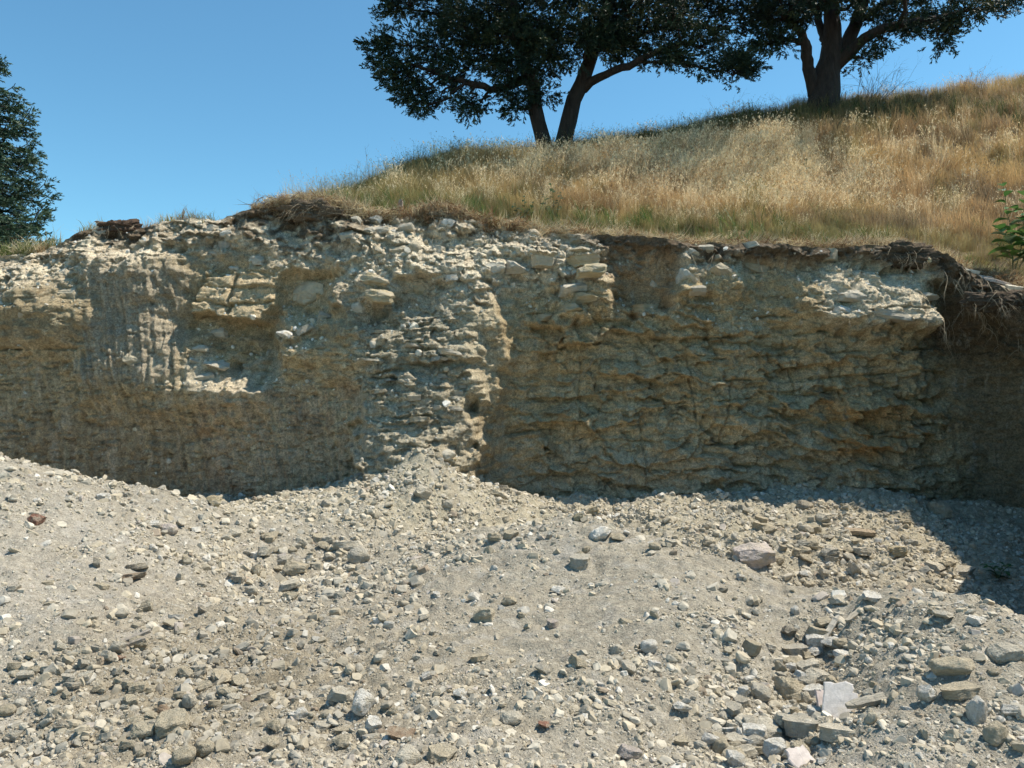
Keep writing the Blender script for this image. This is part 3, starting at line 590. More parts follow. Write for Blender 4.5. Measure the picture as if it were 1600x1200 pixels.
# the two bedded sandstone blocks and their neighbours
for a in [(490, 462, 56, 44, 'block', 'tan', .25), (358, 524, 34, 20, 'block', 'pale', .4), (345, 548, 26, 12, 'slab', 'pale', .5), (368, 573, 40, 15, 'slab', 'pale', .55, .1, .1), (352, 590, 30, 16, 'angular', 'pale', .5), (335, 566, 22, 12, 'slab', 'pale', .5),
          (470, 528, 26, 16, 'slab', 'white', .5), (498, 520, 30, 12, 'slab', 'pale', .5, 0, -.5), (520, 500, 26, 18, 'angular', 'pale', .4),
          (606, 452, 44, 26, 'angular', 'yellow', .5), (612, 474, 46, 22, 'block', 'yellow', .55), (578, 490, 24, 22, 'round', 'pale', .5), (660, 460, 46, 40, 'angular', 'yellow', .25), 
          (590, 345, 22, 16, 'angular', 'white', .5), (562, 350, 18, 16, 'angular', 'pale', .5), (555, 380, 24, 22, 'angular', 'pale', .5), (588, 372, 20, 14, 'angular', 'pale', .5), (640, 362, 26, 16, 'angular', 'pale', .5), (655, 400, 24, 20, 'round', 'tan', .4), (632, 404, 30, 22, 'angular', 'tan', .35),
          (770, 432, 40, 22, 'block', 'pale', .45), (805, 427, 36, 22, 'angular', 'pale', .5), (845, 420, 36, 18, 'slab', 'tan', .5), (905, 418, 52, 18, 'slab', 'yellow', .55, 0, -.15), (915, 438, 50, 22, 'angular', 'yellow', .55, 0, -.2), (888, 462, 40, 20, 'angular', 'pale', .5),
          (905, 475, 46, 20, 'angular', 'yellow', .5), (885, 492, 40, 14, 'slab', 'yellow', .5), (848, 503, 44, 12, 'slab', 'yellow', .5), (905, 398, 40, 16, 'angular', 'tan', .45), (990, 420, 26, 16, 'angular', 'brown', .4), (1000, 484, 46, 14, 'slab', 'yellow', .5), (1060, 440, 34, 26, 'angular', 'pale', .5), (1070, 462, 30, 16, 'angular', 'pale', .5),
          (1112, 432, 38, 22, 'angular', 'tan', .45), (1180, 422, 40, 14, 'slab', 'tan', .45), (1090, 396, 26, 14, 'angular', 'pale', .5), (1072, 403, 20, 14, 'angular', 'pale', .5), (1160, 392, 30, 12, 'slab', 'pale', .5), (1045, 574, 28, 22, 'block', 'tan', .3), (1070, 578, 30, 20, 'block', 'yellow', .3),
          (825, 642, 60, 18, 'slab', 'pale', .25, 0, -.12), (905, 655, 44, 14, 'slab', 'tan', .3, 0, -.12), (1060, 620, 90, 24, 'block', 'tan', .12, 0, -.05), (1130, 622, 50, 26, 'block', 'tan', .15), (1180, 625, 60, 22, 'block', 'tan', .12), (1310, 660, 40, 22, 'block', 'brown', .2), (1345, 652, 40, 16, 'slab', 'brown', .3), (1385, 660, 56, 46, 'angular', 'tan', .15),
          (1440, 640, 44, 40, 'angular', 'tan', .12), (1330, 690, 70, 22, 'block', 'brown', .1), (1420, 470, 34, 16, 'angular', 'pale', .4), (1300, 470, 46, 20, 'angular', 'pale', .4), (1350, 500, 60, 16, 'slab', 'pale', .4), (1282, 492, 30, 14, 'angular', 'white', .4),
          (715, 692, 24, 16, 'round', 'pale', .5), (690, 690, 20, 10, 'slab', 'pale', .5), (108, 500, 20, 18, 'angular', 'pale', .15), (255, 566, 26, 22, 'angular', 'tan', .1), (15, 470, 40, 22, 'angular', 'pale', .35), (60, 440, 30, 18, 'angular', 'pale', .35),
          (135, 440, 26, 22, 'angular', 'pale', .1), (160, 470, 30, 24, 'angular', 'tan', .1)]:
    a = list(a)
    if a[0] > 780 and a[1] > 530: continue
    elif a[0] > 470: a[6] = a[6] - .22
    else: a[6] = a[6] - .2; a[4] = 'angular'
    bank_rock(*a)
k = 0
while k < 36:
    px = rnd.uniform(-60, 1440); d_ = rnd.uniform(4, 1) ** 1 * rnd.uniform(4, 34); r_ = float(np.interp(px, rim_px, rim_py)); py = r_ + d_
    if px < 340 and rnd.random() < .75 or 372 < px < 562 and d_ < 75: continue
    if px > 900 and (d_ > 42 or rnd.random() < .4): continue
    s_ = rnd.uniform(9, 24) if d_ < 120 else rnd.uniform(8, 16)
    bank_rock(px, py, s_ * rnd.uniform(.9, 1.5), s_ * rnd.uniform(.55, .95), rnd.choice(('angular', 'angular', 'block', 'slab')), rnd.choice(('pale', 'pale', 'white', 'tan', 'grey')), rnd.uniform(.0, .2)); k += 1
# shale plates of the buttress
for k in range(22):
    px = rnd.uniform(585, 735); py = rnd.uniform(520, 705)
    bank_rock(px, py, rnd.uniform(14, 36), rnd.uniform(4, 9), 'slab', rnd.choice(('pale', 'grey', 'grey', 'tan')), rnd.uniform(.12, .35), None, rnd.uniform(-.15, .1))
# hanging roots
def root_mesh(L, seed, forks=2):
    rg = np.random.default_rng(seed); vs_, fs_, o_ = [], [], 0
    def add(p0, d0, L_, r0, lev):
        nonlocal o_
        n_ = 9; p = [np.array(p0, float)]; d = np.array(d0, float)
        for i in range(n_): d = d * .8 + np.array([rg.normal(0, .35), rg.normal(0, .2), -.55]) * .5; d /= np.linalg.norm(d); p.append(p[-1] + d * L_ / n_)
        v, f = tube(p, np.linspace(r0, r0 * .25, n_ + 1), 4); vs_.append(v); fs_.append(f + o_); o_ += len(v)
        if lev:
            for _ in range(forks): i = rg.integers(2, n_); add(p[i], d + rg.normal(0, .8, 3), L_ * .45, r0 * .55, lev - 1)
    add((0, 0, 0), (rg.normal(0, .5), -.9, -.1), L, .0075, 1)
    me = mesh_np('root', np.concatenate(vs_), np.concatenate(fs_)); me.materials.append(M['root']); return me
ROOTS = [root_mesh(.55, 900 + i) for i in range(8)]
spots = [(865, 540), (920, 560), (1240, 420), (1190, 425), (1270, 440), (1310, 430), (1365, 440), (960, 400), (1010, 420), (1040, 560), (1100, 545), (820, 440), (1170, 410), (1290, 505), (450, 345), (500, 350), (690, 345), (700, 352), (200, 372), (120, 400), (175, 366), (420, 345), (395, 350)]
spots += [(rnd.uniform(1380, 1640), rnd.uniform(424, 520)) for _ in range(80)] + [(rnd.uniform(900, 1400), rnd.uniform(396, 420)) for _ in range(16)]
for px, py in spots:
    p, n = on_bank(px, py); o = obj('root', rnd.choice(ROOTS), None, bank, p - n * .03); s_ = rnd.uniform(.35, 1.0); o.scale = (s_, s_, s_)
    o.rotation_euler = (0, rnd.uniform(-.4, .4), math.atan2(-n.x, -n.y) * 0 + rnd.uniform(-.6, .6) - math.atan2(n.x, -n.y))
# loose chips lying on the ledges of the bank
dz_u = np.gradient(V, axis=1); dz_v = np.gradient(V, axis=0); nrm = np.cross(dz_u, dz_v); nrm /= np.linalg.norm(nrm, axis=2)[..., None] + 1e-9
up = np.abs(nrm[..., 2]); 
if np.mean(nrm[..., 1] > 0) > .5: nrm = -nrm
ok = np.argwhere((nrm[..., 2] > .6) & (PX > -80) & (PX < 1430) & (dep > 3) & ((PX < 770) | (dep < 130)) & ~((PX > 370) & (PX < 565) & (dep < 75))); ok = ok[R.choice(len(ok), 2200)]
pos = V[ok[:, 0], ok[:, 1]]; n = len(pos); sz = np.exp(R.normal(math.log(.022), .5, n))
tn = np.array([C['pale'], C['tan'], C['grey'], C['white'], C['yellow']])[R.choice(5, n, p=[.4, .25, .15, .1, .1])] * R.uniform(.8, 1.15, (n, 1))
scatter('loose_chips', pos + [0, 0, .004], R.uniform(0, 6.28, (n, 3)), sz[:, None] * R.uniform(.6, 1.3, (n, 3)), R.integers(0, 14, n), tn, SMALL, 'small stone chips lying on the ledges of the cut bank', 'gravel')

# ------------------------------------------------------------------ stones on the heaps
#  (column, row, width, height, shape, colour, label); a row without a label is one of the many alike stones of the heaps
S = [(1181, 874, 62, 40, 'block', 'pink', 'large pale pinkish block half buried in the sunlit talus behind the heap'), (1164, 797, 22, 18, 'angular', 'grey', None), (1472, 797, 32, 28, 'block', 'tan', 'tan boulder in the shade at the foot of the bank'),
     (1407, 863, 26, 18, 'block', 'yellow', None), (1261, 897, 20, 18, 'angular', 'white', 'white angular stone in the hollow behind the central heap'), (1336, 890, 22, 32, 'angular', 'pale', 'upright pale stone standing in the hollow behind the heap'), (1465, 888, 36, 16, 'angular', 'pale', None), (1507, 893, 46, 14, 'slab', 'grey', 'long flat grey stone at the edge of the dark corner'),
     (1158, 903, 14, 12, 'angular', 'white', None), (1315, 939, 32, 17, 'angular', 'pale', None), (1369, 934, 38, 12, 'slab', 'white', 'chalky white flat stone on the crest of the heap'), (1407, 937, 30, 14, 'angular', 'tan', None), (1288, 978, 26, 18, 'angular', 'tan', 'tan stone just below the splintered board'), (1244, 955, 15, 19, 'round', 'white', 'small upright white pebble on the slope above the stone pile'),
     (1235, 993, 26, 20, 'angular', 'dark', 'dark stone at the top of the stone pile'), (1246, 1018, 40, 20, 'slab', 'grey', 'grey flat stone topping the stone pile in the gully'), (1277, 1020, 30, 20, 'angular', 'white', None), (1321, 1022, 36, 18, 'round', 'white', 'lumpy white stone beside the top of the stone pile'), (1242, 1041, 38, 26, 'block', 'tan', 'tan squarish stone high in the stone pile'), (1221, 1045, 20, 22, 'angular', 'tan', None),
     (1235, 1081, 40, 46, 'block', 'tan', 'largest tan stone of the pile in the gully'), (1261, 1068, 36, 22, 'angular', 'grey', None), (1304, 1068, 26, 18, 'angular', 'tan', None), (1367, 1073, 15, 17, 'angular', 'tan', None), (1260, 1093, 16, 26, 'block', 'pale', None), (1275, 1110, 26, 18, 'slab', 'white', 'bright white chip against the lower edge of the broken slab'), (1453, 1085, 30, 36, 'angular', 'white', 'sharp white pointed stone on the front of the heap'),
     (1420, 1108, 18, 11, 'slab', 'white', None), (1505, 1081, 62, 22, 'slab', 'tan', 'broad tan ledge stone sticking out of the heap'), (1530, 1112, 34, 54, 'round', 'white', 'tall rounded white stone under the tan ledge stone'), (1582, 1117, 28, 20, 'angular', 'white', 'white stone at the edge of the heap beside the tall rounded one'), (1560, 1150, 44, 42, 'round', 'tan', 'rounded tan boulder below the tall white stone'), (1576, 1022, 52, 32, 'block', 'pale', 'big pale block sunk in the shoulder of the heap'),
     (1258, 1137, 56, 36, 'slab', 'grey', 'wide grey flat stone in front of the broken slab'), (1169, 1137, 42, 26, 'block', 'pale', None), (1196, 1148, 50, 30, 'block', 'pale', 'pale oblong block low in the stone pile'), (1152, 1160, 40, 20, 'slab', 'pale', None), (1129, 1171, 28, 32, 'round', 'tan', 'tan egg shaped stone at the near end of the stone pile'), (1212, 1173, 36, 32, 'block', 'white', 'white squarish block at the near end of the stone pile'), (1175, 1177, 24, 18, 'round', 'tan', None),
     (1252, 1177, 32, 30, 'round', 'tan', None), (1271, 1160, 24, 18, 'angular', 'tan', None), (1166, 1194, 32, 16, 'angular', 'pale', None), (1319, 1142, 70, 30, 'slab', 'pale', None), (1495, 1043, 66, 34, 'round', 'tan', None), (1185, 939, 14, 12, 'angular', 'dark', None), (1457, 953, 18, 16, 'angular', 'tan', None), (1480, 965, 34, 16, 'angular', 'pale', None), (1530, 972, 30, 16, 'angular', 'white', None),
     (660, 772, 30, 28, 'angular', 'pale', 'pale angular stone leaning at the foot of the buttress'), (700, 790, 18, 15, 'angular', 'pale', None), (780, 774, 26, 20, 'angular', 'tan', 'tan stone where the shadow of the bank begins'), (508, 788, 17, 15, 'round', 'grey', 'small round grey stone below the smooth shaded face'), (560, 872, 36, 32, 'round', 'grey', 'round grey boulder on the saddle between the heaps'), (544, 852, 46, 20, 'slab', 'pale', 'pale flat stone behind the round grey boulder'), (772, 842, 22, 14, 'block', 'tan', None), (798, 838, 28, 12, 'slab', 'tan', None),
     (928, 800, 20, 14, 'block', 'yellow', None), (904, 810, 17, 14, 'block', 'yellow', 'yellowish stone at the shadow edge under the bank'), (940, 836, 40, 22, 'round', 'white', 'lumpy white stone on the crest of the central heap'), (966, 842, 24, 14, 'angular', 'tan', None), (908, 880, 36, 24, 'slab', 'grey', 'slanted grey slab casting a shadow on the central heap'), (916, 860, 15, 12, 'round', 'tan', None), (1024, 854, 20, 13, 'round', 'tan', None),
     (756, 962, 38, 25, 'block', 'tan', 'tan block alone in the middle of the central heap'), (874, 924, 25, 17, 'angular', 'white', 'white stone below the slanted grey slab'), (682, 930, 15, 12, 'slab', 'white', 'small bluish white chip on the open slope'), (796, 940, 25, 17, 'round', 'tan', None), (864, 976, 22, 18, 'slab', 'pink', 'flat pinkish fragment on the central heap'), (980, 972, 25, 12, 'slab', 'tan', None), (964, 1014, 21, 20, 'round', 'pale', None), (904, 1036, 32, 26, 'angular', 'tan', None), (848, 1050, 27, 20, 'angular', 'grey', None),
     (1016, 1016, 31, 24, 'round', 'white', 'rounded white stone on the slope facing the stone pile'), (982, 1046, 27, 25, 'angular', 'pale', None), (1024, 1042, 25, 14, 'slab', 'white', None), (748, 1030, 31, 11, 'slab', 'tan', None), (566, 1104, 40, 42, 'round', 'white', 'largest white boulder standing on the near slope'), (582, 1136, 30, 22, 'slab', 'white', 'white flat stone at the foot of the white boulder'), (624, 1148, 42, 22, 'slab', 'brown', 'brownish overhanging flat stone beside the white one'), (534, 1164, 31, 19, 'angular', 'tan', None),
     (636, 1182, 46, 40, 'round', 'pale', 'large chalky lump at the bottom edge of the picture'), (718, 1088, 21, 19, 'angular', 'white', None), (532, 1088, 46, 22, 'slab', 'pale', 'pale flat stone behind the white boulder'), (666, 1058, 17, 16, 'angular', 'white', None), (988, 1178, 42, 20, 'slab', 'pink', 'flat pink slab lying near the bottom edge'), (1068, 1114, 30, 18, 'angular', 'white', None), (800, 1126, 37, 20, 'round', 'pale', None), (1064, 1160, 26, 16, 'slab', 'tan', None), (942, 1074, 13, 10, 'slab', 'white', None), (690, 1186, 50, 22, 'slab', 'tan', None),
     (334, 784, 28, 17, 'angular', 'yellow', 'yellowish stone at the base of the smooth shaded face'), (115, 736, 15, 12, 'angular', 'pale', None), (240, 818, 19, 14, 'angular', 'white', None), (262, 827, 27, 19, 'round', 'pink', 'pinkish round stone beside a white one below the crest'), (281, 818, 18, 12, 'angular', 'pale', None), (54, 814, 24, 22, 'angular', 'red', 'reddish brown brick fragment high on the heap'), (238, 857, 14, 15, 'angular', 'white', None), (150, 880, 15, 24, 'angular', 'dark', 'dark upright stone on the pale heap'), (290, 875, 19, 19, 'angular', 'tan', None),
     (212, 888, 31, 14, 'slab', 'dark', None), (204, 905, 40, 13, 'slab', 'brown', 'thin reddish brown flat stone above the gully'), (156, 916, 21, 12, 'block', 'tan', None), (280, 903, 13, 19, 'block', 'pale', None), (470, 847, 18, 25, 'angular', 'pale', 'pale upright stone behind the largest tan stone of the saddle'), (498, 842, 26, 14, 'slab', 'tan', None), (459, 890, 38, 26, 'block', 'tan', 'big tan block in the stony saddle'), (399, 892, 15, 27, 'angular', 'tan', None), (392, 925, 24, 19, 'round', 'pale', None), (451, 925, 38, 14, 'slab', 'pale', 'long pale flat stone below the big tan block'), (405, 953, 19, 17, 'angular', 'tan', None), (227, 949, 19, 22, 'angular', 'tan', None), (314, 955, 18, 17, 'angular', 'dark', None), (186, 960, 26, 15, 'round', 'pale', None),
     (186, 1029, 16, 11, 'angular', 'red', 'small orange brown fragment next to the weathered wood'), (312, 1029, 13, 9, 'slab', 'white', 'tiny bright white chip in the gully'), (340, 1059, 38, 21, 'angular', 'tan', None), (214, 1074, 28, 23, 'block', 'tan', None), (318, 1074, 23, 21, 'angular', 'tan', None), (409, 1083, 38, 19, 'slab', 'tan', 'tan flat stone with a shaded underside on the slope'), (442, 1070, 23, 9, 'slab', 'pale', None), (256, 1113, 36, 27, 'angular', 'brown', 'orange brown rough stone in the middle of the gully'), (295, 1100, 25, 25, 'round', 'pale', 'pale round stone beside the orange brown one'), (264, 1137, 52, 30, 'block', 'tan', 'large tan slab like stone at the bottom of the gully'), (221, 1150, 42, 20, 'block', 'tan', None), (212, 1135, 26, 18, 'angular', 'tan', None),
     (284, 1185, 38, 30, 'round', 'tan', 'rounded tan stone at the bottom edge, first of a pair'), (318, 1176, 31, 27, 'round', 'tan', None), (427, 1139, 23, 25, 'angular', 'tan', None), (420, 1170, 31, 19, 'angular', 'tan', None), (470, 1118, 22, 18, 'round', 'white', 'crumbly white lump on the near slope'), (503, 1139, 31, 14, 'slab', 'pale', None), (535, 1142, 26, 14, 'slab', 'tan', None), (63, 1044, 32, 21, 'angular', 'pale', None), (93, 1035, 16, 21, 'angular', 'dark', None), (37, 1059, 26, 16, 'angular', 'pale', None), (48, 1027, 19, 14, 'angular', 'tan', None), (97, 1137, 26, 19, 'angular', 'dark', 'dark grey stone on the pale dusty foreground'), (20, 1152, 22, 17, 'angular', 'grey', None), (370, 1066, 27, 19, 'angular', 'tan', None), (199, 1096, 21, 14, 'angular', 'tan', None), (130, 1060, 25, 15, 'angular', 'pale', None), (852, 1138, 24, 14, 'angular', 'red', 'small red brick fragment on the near slope')]
def place(px, py, wpx, hpx, shape, colour, label=None, sink=.27):
    x, y, z = hit(px, py + hpx * .30); k = y / F; sx = wpx * k; sz = hpx * k * (.95 if shape != 'slab' else .8); sy = sx * rnd.uniform(.7, .95)
    loc = (x, y + sy * .25, float(ground_z(x, y + sy * .25)) + sz * (.5 - sink))
    me = rnd.choice(BIG[shape]); nm = 'stone' if colour != 'red' else ('brick_fragment' if label else 'stone')
    o = obj(nm, me, None, None if label else ground, loc, (rnd.uniform(-.25, .25), rnd.uniform(-.22, .22), rnd.uniform(-.5, .5)), (sx, sy, sz)); o.color = tone(colour, .08)
    if label: tag(o, label, 'stone' if nm == 'stone' else 'brick', 'single stones lying on the rubble heaps')
    return o
for a in S: place(*a)
k = 0
while k < 60:
    px = rnd.uniform(0, 1600); py = rnd.uniform(720, 1195); x, y, z = hit(px, py)
    if y > 10.2 or rnd.random() > .15 + .85 * float(coarseness(np.array([x]), np.array([y]))[0]) ** 1.5: continue
    s_ = rnd.uniform(10, 21); place(px, py, s_ * rnd.uniform(.9, 1.4), s_ * rnd.uniform(.55, .9), rnd.choice(('angular', 'angular', 'block', 'slab', 'round')), rnd.choice(('tan', 'tan', 'pale', 'pale', 'grey', 'white', 'dark')), None, rnd.uniform(.22, .42)); k += 1

for k in range(46):                                  # the stone pile in the gully
    t_ = rnd.random(); px = 1292 - 140 * t_ + rnd.gauss(0, 34); py = 1000 + 190 * t_ + rnd.uniform(-12, 12); s_ = rnd.uniform(15, 32)
    place(px, min(py, 1196), s_ * rnd.uniform(.9, 1.4), s_ * rnd.uniform(.6, .95), rnd.choice(('angular', 'block', 'slab', 'block')), rnd.choice(('tan', 'pale', 'grey', 'tan', 'white')), None, rnd.uniform(.0, .25))
for (cx, cy, rx, ry, m_) in ((255, 1095, 110, 60, 26), (460, 885, 90, 40, 22), (1300, 850, 170, 32, 34), (90, 1045, 80, 25, 10)):
    for k in range(m_):
        px = rnd.gauss(cx, rx * .6); py = rnd.gauss(cy, ry * .6); s_ = rnd.uniform(11, 24); place(px, min(py, 1195), s_ * rnd.uniform(.9, 1.4), s_ * rnd.uniform(.6, .95), rnd.choice(('angular', 'block', 'slab')), rnd.choice(('tan', 'pale', 'grey', 'tan')), None, rnd.uniform(.1, .35))
# gravel of the heaps
N = 560000
y = 2.2 * (11.0 / 2.2) ** R.uniform(0, 1, N); x = R.uniform(-.95, .95, N) * y
keep = (np.abs(x) < 8.6); x = x[keep]; y = y[keep]
pr = .10 + .9 * np.clip(coarseness(x, y), 0, 1) ** 1.6; pr *= .3 + 1.0 * sst(-.25, .5, fbm(x * 2.2, y * 2.2, 3, 201)); keep = R.uniform(0, 1, len(x)) < pr * .62
x = x[keep]; y = y[keep]; n = len(x)
pxs = 1.9 * R.uniform(0, 1, n) ** (-1 / 2.0); pxs = np.clip(pxs, 1.9, 15); sz = pxs / F * y * 1.35
sz = np.minimum(sz, .085)
tn = np.array([C['tan'], C['pale'], C['grey'], C['white'], C['dark'], C['brown'], C['pink']])[R.choice(7, n, p=[.40, .29, .15, .07, .05, .02, .02])]; tn = (tn * .6 + np.array((.43, .385, .305)) * .4) * .93; tn = tn * (1 - .26 * np.exp(-((x + 1.5) ** 2 / 1.1 + (y - 4.2) ** 2 / 2.2)))[:, None]; tn = tn * R.uniform(.8, 1.2, (n, 1))
pos = np.stack([x, y, ground_z(x, y) + sz * R.uniform(-.14, .16, n)], 1)
scatter('gravel', pos, np.stack([R.normal(0, .5, n), R.normal(0, .5, n), R.uniform(0, 6.28, n)], 1), sz[:, None] * np.stack([R.uniform(.7, 1.35, n), R.uniform(.7, 1.1, n), R.uniform(.4, .85, n)], 1), R.integers(0, 14, n), tn, SMALL, 'grey beige gravel and chips covering the rubble heaps', 'gravel')

# broken slabs, boards and tile
def plate(name, outline, t, seed, m='tile', rough=.004):
    """a flat broken piece: outline in metres, thickness t, chipped edge"""
    rg = np.random.default_rng(seed); o = np.array(outline, float); pts = []
    for i in range(len(o)):
        a, b = o[i], o[(i + 1) % len(o)]
        for s_ in np.linspace(0, 1, 6)[:-1]: pts.append(a + (b - a) * s_ + rg.normal(0, rough, 2))
    pts = np.array(pts); n_ = len(pts); c_ = pts.mean(0)
    rings = [(.0, t / 2), (.93, t / 2), (1, t / 2 - .004), (1, -t / 2 + .004), (.94, -t / 2), (.0, -t / 2)]
    v = []
    for s_, z_ in rings: v.append(np.c_[c_ + (pts - c_) * s_, np.full(n_, z_) + rg.normal(0, rough * .06, n_)])
    v = np.concatenate(v); f = []
    for r_ in range(5):
        for i in range(n_): j = (i + 1) % n_; f.append((r_ * n_ + i, r_ * n_ + j, (r_ + 1) * n_ + j, (r_ + 1) * n_ + i))
    me = mesh_np(name, v, np.array(f), False); me.materials.append(M[m]); return me
def lay(px, py, me, name, rot, colour, label, cat, lift=.02, group=None):
    x, y, z = hit(px, py); o = obj(name, me, None, None, (x, y, z + lift), rot); o.color = colour; return tag(o, label, cat, group)
lay(1309, 1118, plate('broken_slab', [(-.07, -.11), (.045, -.10), (.085, .05), (.055, .11), (-.06, .09)], .022, 1), 'broken_slab', (.75, .1, -.35), (.50, .465, .43, 1), 'pinkish grey broken slab propped on the stone pile', 'slab', .055)
lay(1284, 1103, plate('tile_shard', [(-.03, -.05), (.03, -.045), (.032, .045), (-.028, .05)], .016, 2), 'tile_shard', (.9, .1, .2), (.50, .425, .39, 1), 'narrow pink tile shard leaning beside the broken slab', 'tile', .03)
lay(1250, 1196, plate('tile_shard', [(-.06, -.04), (.06, -.035), (.05, .045), (-.05, .04)], .018, 3), 'tile_shard', (.5, .05, .4), (.50, .44, .40, 1), 'pinkish tile shard at the bottom edge below the stone pile', 'tile', .03)
def board(name, L_, wd, t, seed):
    rg = np.random.default_rng(seed); n_ = 14; xs = np.linspace(-L_ / 2, L_ / 2, n_); v = []
    for i, x_ in enumerate(xs):
        e = 1 - .55 * abs(2 * i / (n_ - 1) - 1) ** 5; w2 = wd / 2 * e * rg.uniform(.88, 1.05); z_ = .01 * math.sin(x_ / L_ * 3) + rg.normal(0, t * .06); t2 = t / 2 * rg.uniform(.8, 1)
        v += [(x_, -w2, z_ - t2), (x_, w2, z_ - t2), (x_ + rg.normal(0, .004), w2 * .9, z_ + t2), (x_ + rg.normal(0, .004), -w2 * .9, z_ + t2)]
    f = []
    for i in range(n_ - 1):
        for k_ in range(4): f.append((i * 4 + k_, i * 4 + (k_ + 1) % 4, i * 4 + 4 + (k_ + 1) % 4, i * 4 + 4 + k_))
    f += [(0, 3, 2, 1), (n_ * 4 - 4, n_ * 4 - 3, n_ * 4 - 2, n_ * 4 - 1)]
    me = mesh_np(name, v, np.array(f), False); me.materials.append(M['wood']); return me
WG = (.40, .35, .27, 1)
lay(1338, 966, board('board_splinter', .20, .035, .018, 1), 'wood_splinter', (.3, -.25, .55), WG, 'short weathered board splinter on the crest of the heap', 'wood', .025)
lay(1297, 992, board('board_splinter', .24, .035, .018, 2), 'wood_splinter', (.3, -.45, .75), (.44, .40, .33, 1), 'longer grey board splinter pointing down to the stone pile', 'wood', .03)
lay(1367, 1102, board('board', .27, .045, .02, 3), 'wood_board', (.35, -.1, .12), (.37, .33, .26, 1), 'flat dusty board sticking out past the broken slab', 'wood', .025)
lay(1342, 838, board('board', .36, .09, .05, 4), 'wood_board', (.3, .12, -.25), (.36, .28, .19, 1), 'brown piece of wood lying on the sunlit talus', 'wood', .05)
lay(204, 1002, board('stick', .22, .03, .02, 5), 'wood_stick', (.3, -.2, .45), (.36, .31, .25, 1), 'upper grey weathered stick half buried on the pale heap', 'wood', .012)
lay(200, 1012, board('stick', .19, .026, .018, 6), 'wood_stick', (.3, -.2, .3), (.33, .28, .22, 1), 'lower grey weathered stick half buried on the pale heap', 'wood', .012)

# ------------------------------------------------------------------ things along the rim
def rim_point(px, d): 
    u = np.array([U(px)]); x, y, z = hill_xyz(u, np.array([d])); return Vector((x[0], y[0], z[0]))
p = rim_point(618, .35)
st = obj('wooden_stake', board('stake', .42, .085, .035, 9), None, None, p + Vector((0, 0, .08)), (1.45, -1.42, 0)); st.color = (.38, .28, .22, 1); tag(st, 'short weathered wooden stake standing in the grass at the rim', 'stake')
for i, (px, d, L_, c_, r_, lb) in enumerate([(1500, -.1, .30, 'pale', .2, 'pale broken tile at the rim nearest the dark clod'), (1555, -.15, .40, 'pink', .5, 'pinkish flat tile lying on the rim above the dark corner'), (1580, -.05, .36, 'pale', .1, 'pale flat stone at the rim behind the pinkish tile'), (1530, .12, .26, 'pink', .9, 'small pink tile behind the other flat pieces on the rim')]):
    u = U(px); pb, nb_ = on_bank(px, float(np.interp(px, rim_px, rim_py)) + 2); pb = pb - nb_ * (d + .35)
    o = obj('flat_tile', plate('flat_tile', [(-L_ / 2, -.10), (L_ / 2, -.08), (L_ / 2 * .9, .11), (-L_ / 2 * .9, .10)], .045, 20 + i, rough=.008), None, None, pb + Vector((0, 0, .06)), (.28, .1, r_)); o.color = tone(c_); tag(o, lb, 'tile', 'flat pieces on the rim')
def clod(px, py, wpx, hpx, label, colour=(.13, .09, .062, 1), nroots=14, straw=False, out=.0):
    p, n = on_bank(px, py); w_ = wpx / F * 10.8; h_ = hpx / F * 10.8
    e = empty('root_clod', p + n * out); tag(e, label, 'soil clod')
    v, f = ico(5); dsp = noise3(v + px, 1.6, 7, 3) * .45 + .22 * noise3(v, 6, 5, 3)
    me = mesh_np('soil', v * (1 + dsp[:, None]) * np.array([w_ / 2, h_ * .55, h_ / 2]), f); me.materials.append(M['soil']); o = obj('soil', me, None, e); o.color = colour
    for k_ in range(nroots):
        a_ = rnd.uniform(0, 6.28); q = obj('root', rnd.choice(ROOTS), None, e, (math.cos(a_) * w_ * .42, -abs(math.sin(a_)) * h_ * .4, rnd.uniform(-.3, .4) * h_), (rnd.uniform(-.6, .6), rnd.uniform(-.8, .8), rnd.uniform(-1.2, 1.2))); s_ = rnd.uniform(.3, .6); q.scale = (s_, s_, s_)
    return e
clod(187, 356, 62, 30, 'dark brown clod of roots and soil lying on the rim', (.10, .065, .045, 1), 10)
clod(485, 332, 80, 30, 'dark sod clod overhanging the rim below the dry grass', (.14, .105, .072, 1), 14)
clod(692, 338, 50, 26, 'straw coloured root clod on the rim above the buttress', (.30, .25, .18, 1), 18)
clod(1395, 404, 95, 34, 'dark root filled clod hanging at the corner of the rim', (.105, .078, .052, 1), 26, out=.05)
clod(1570, 480, 90, 30, 'broad mat of soil and roots overhanging the dark corner', (.11, .08, .055, 1), 40, out=.05)

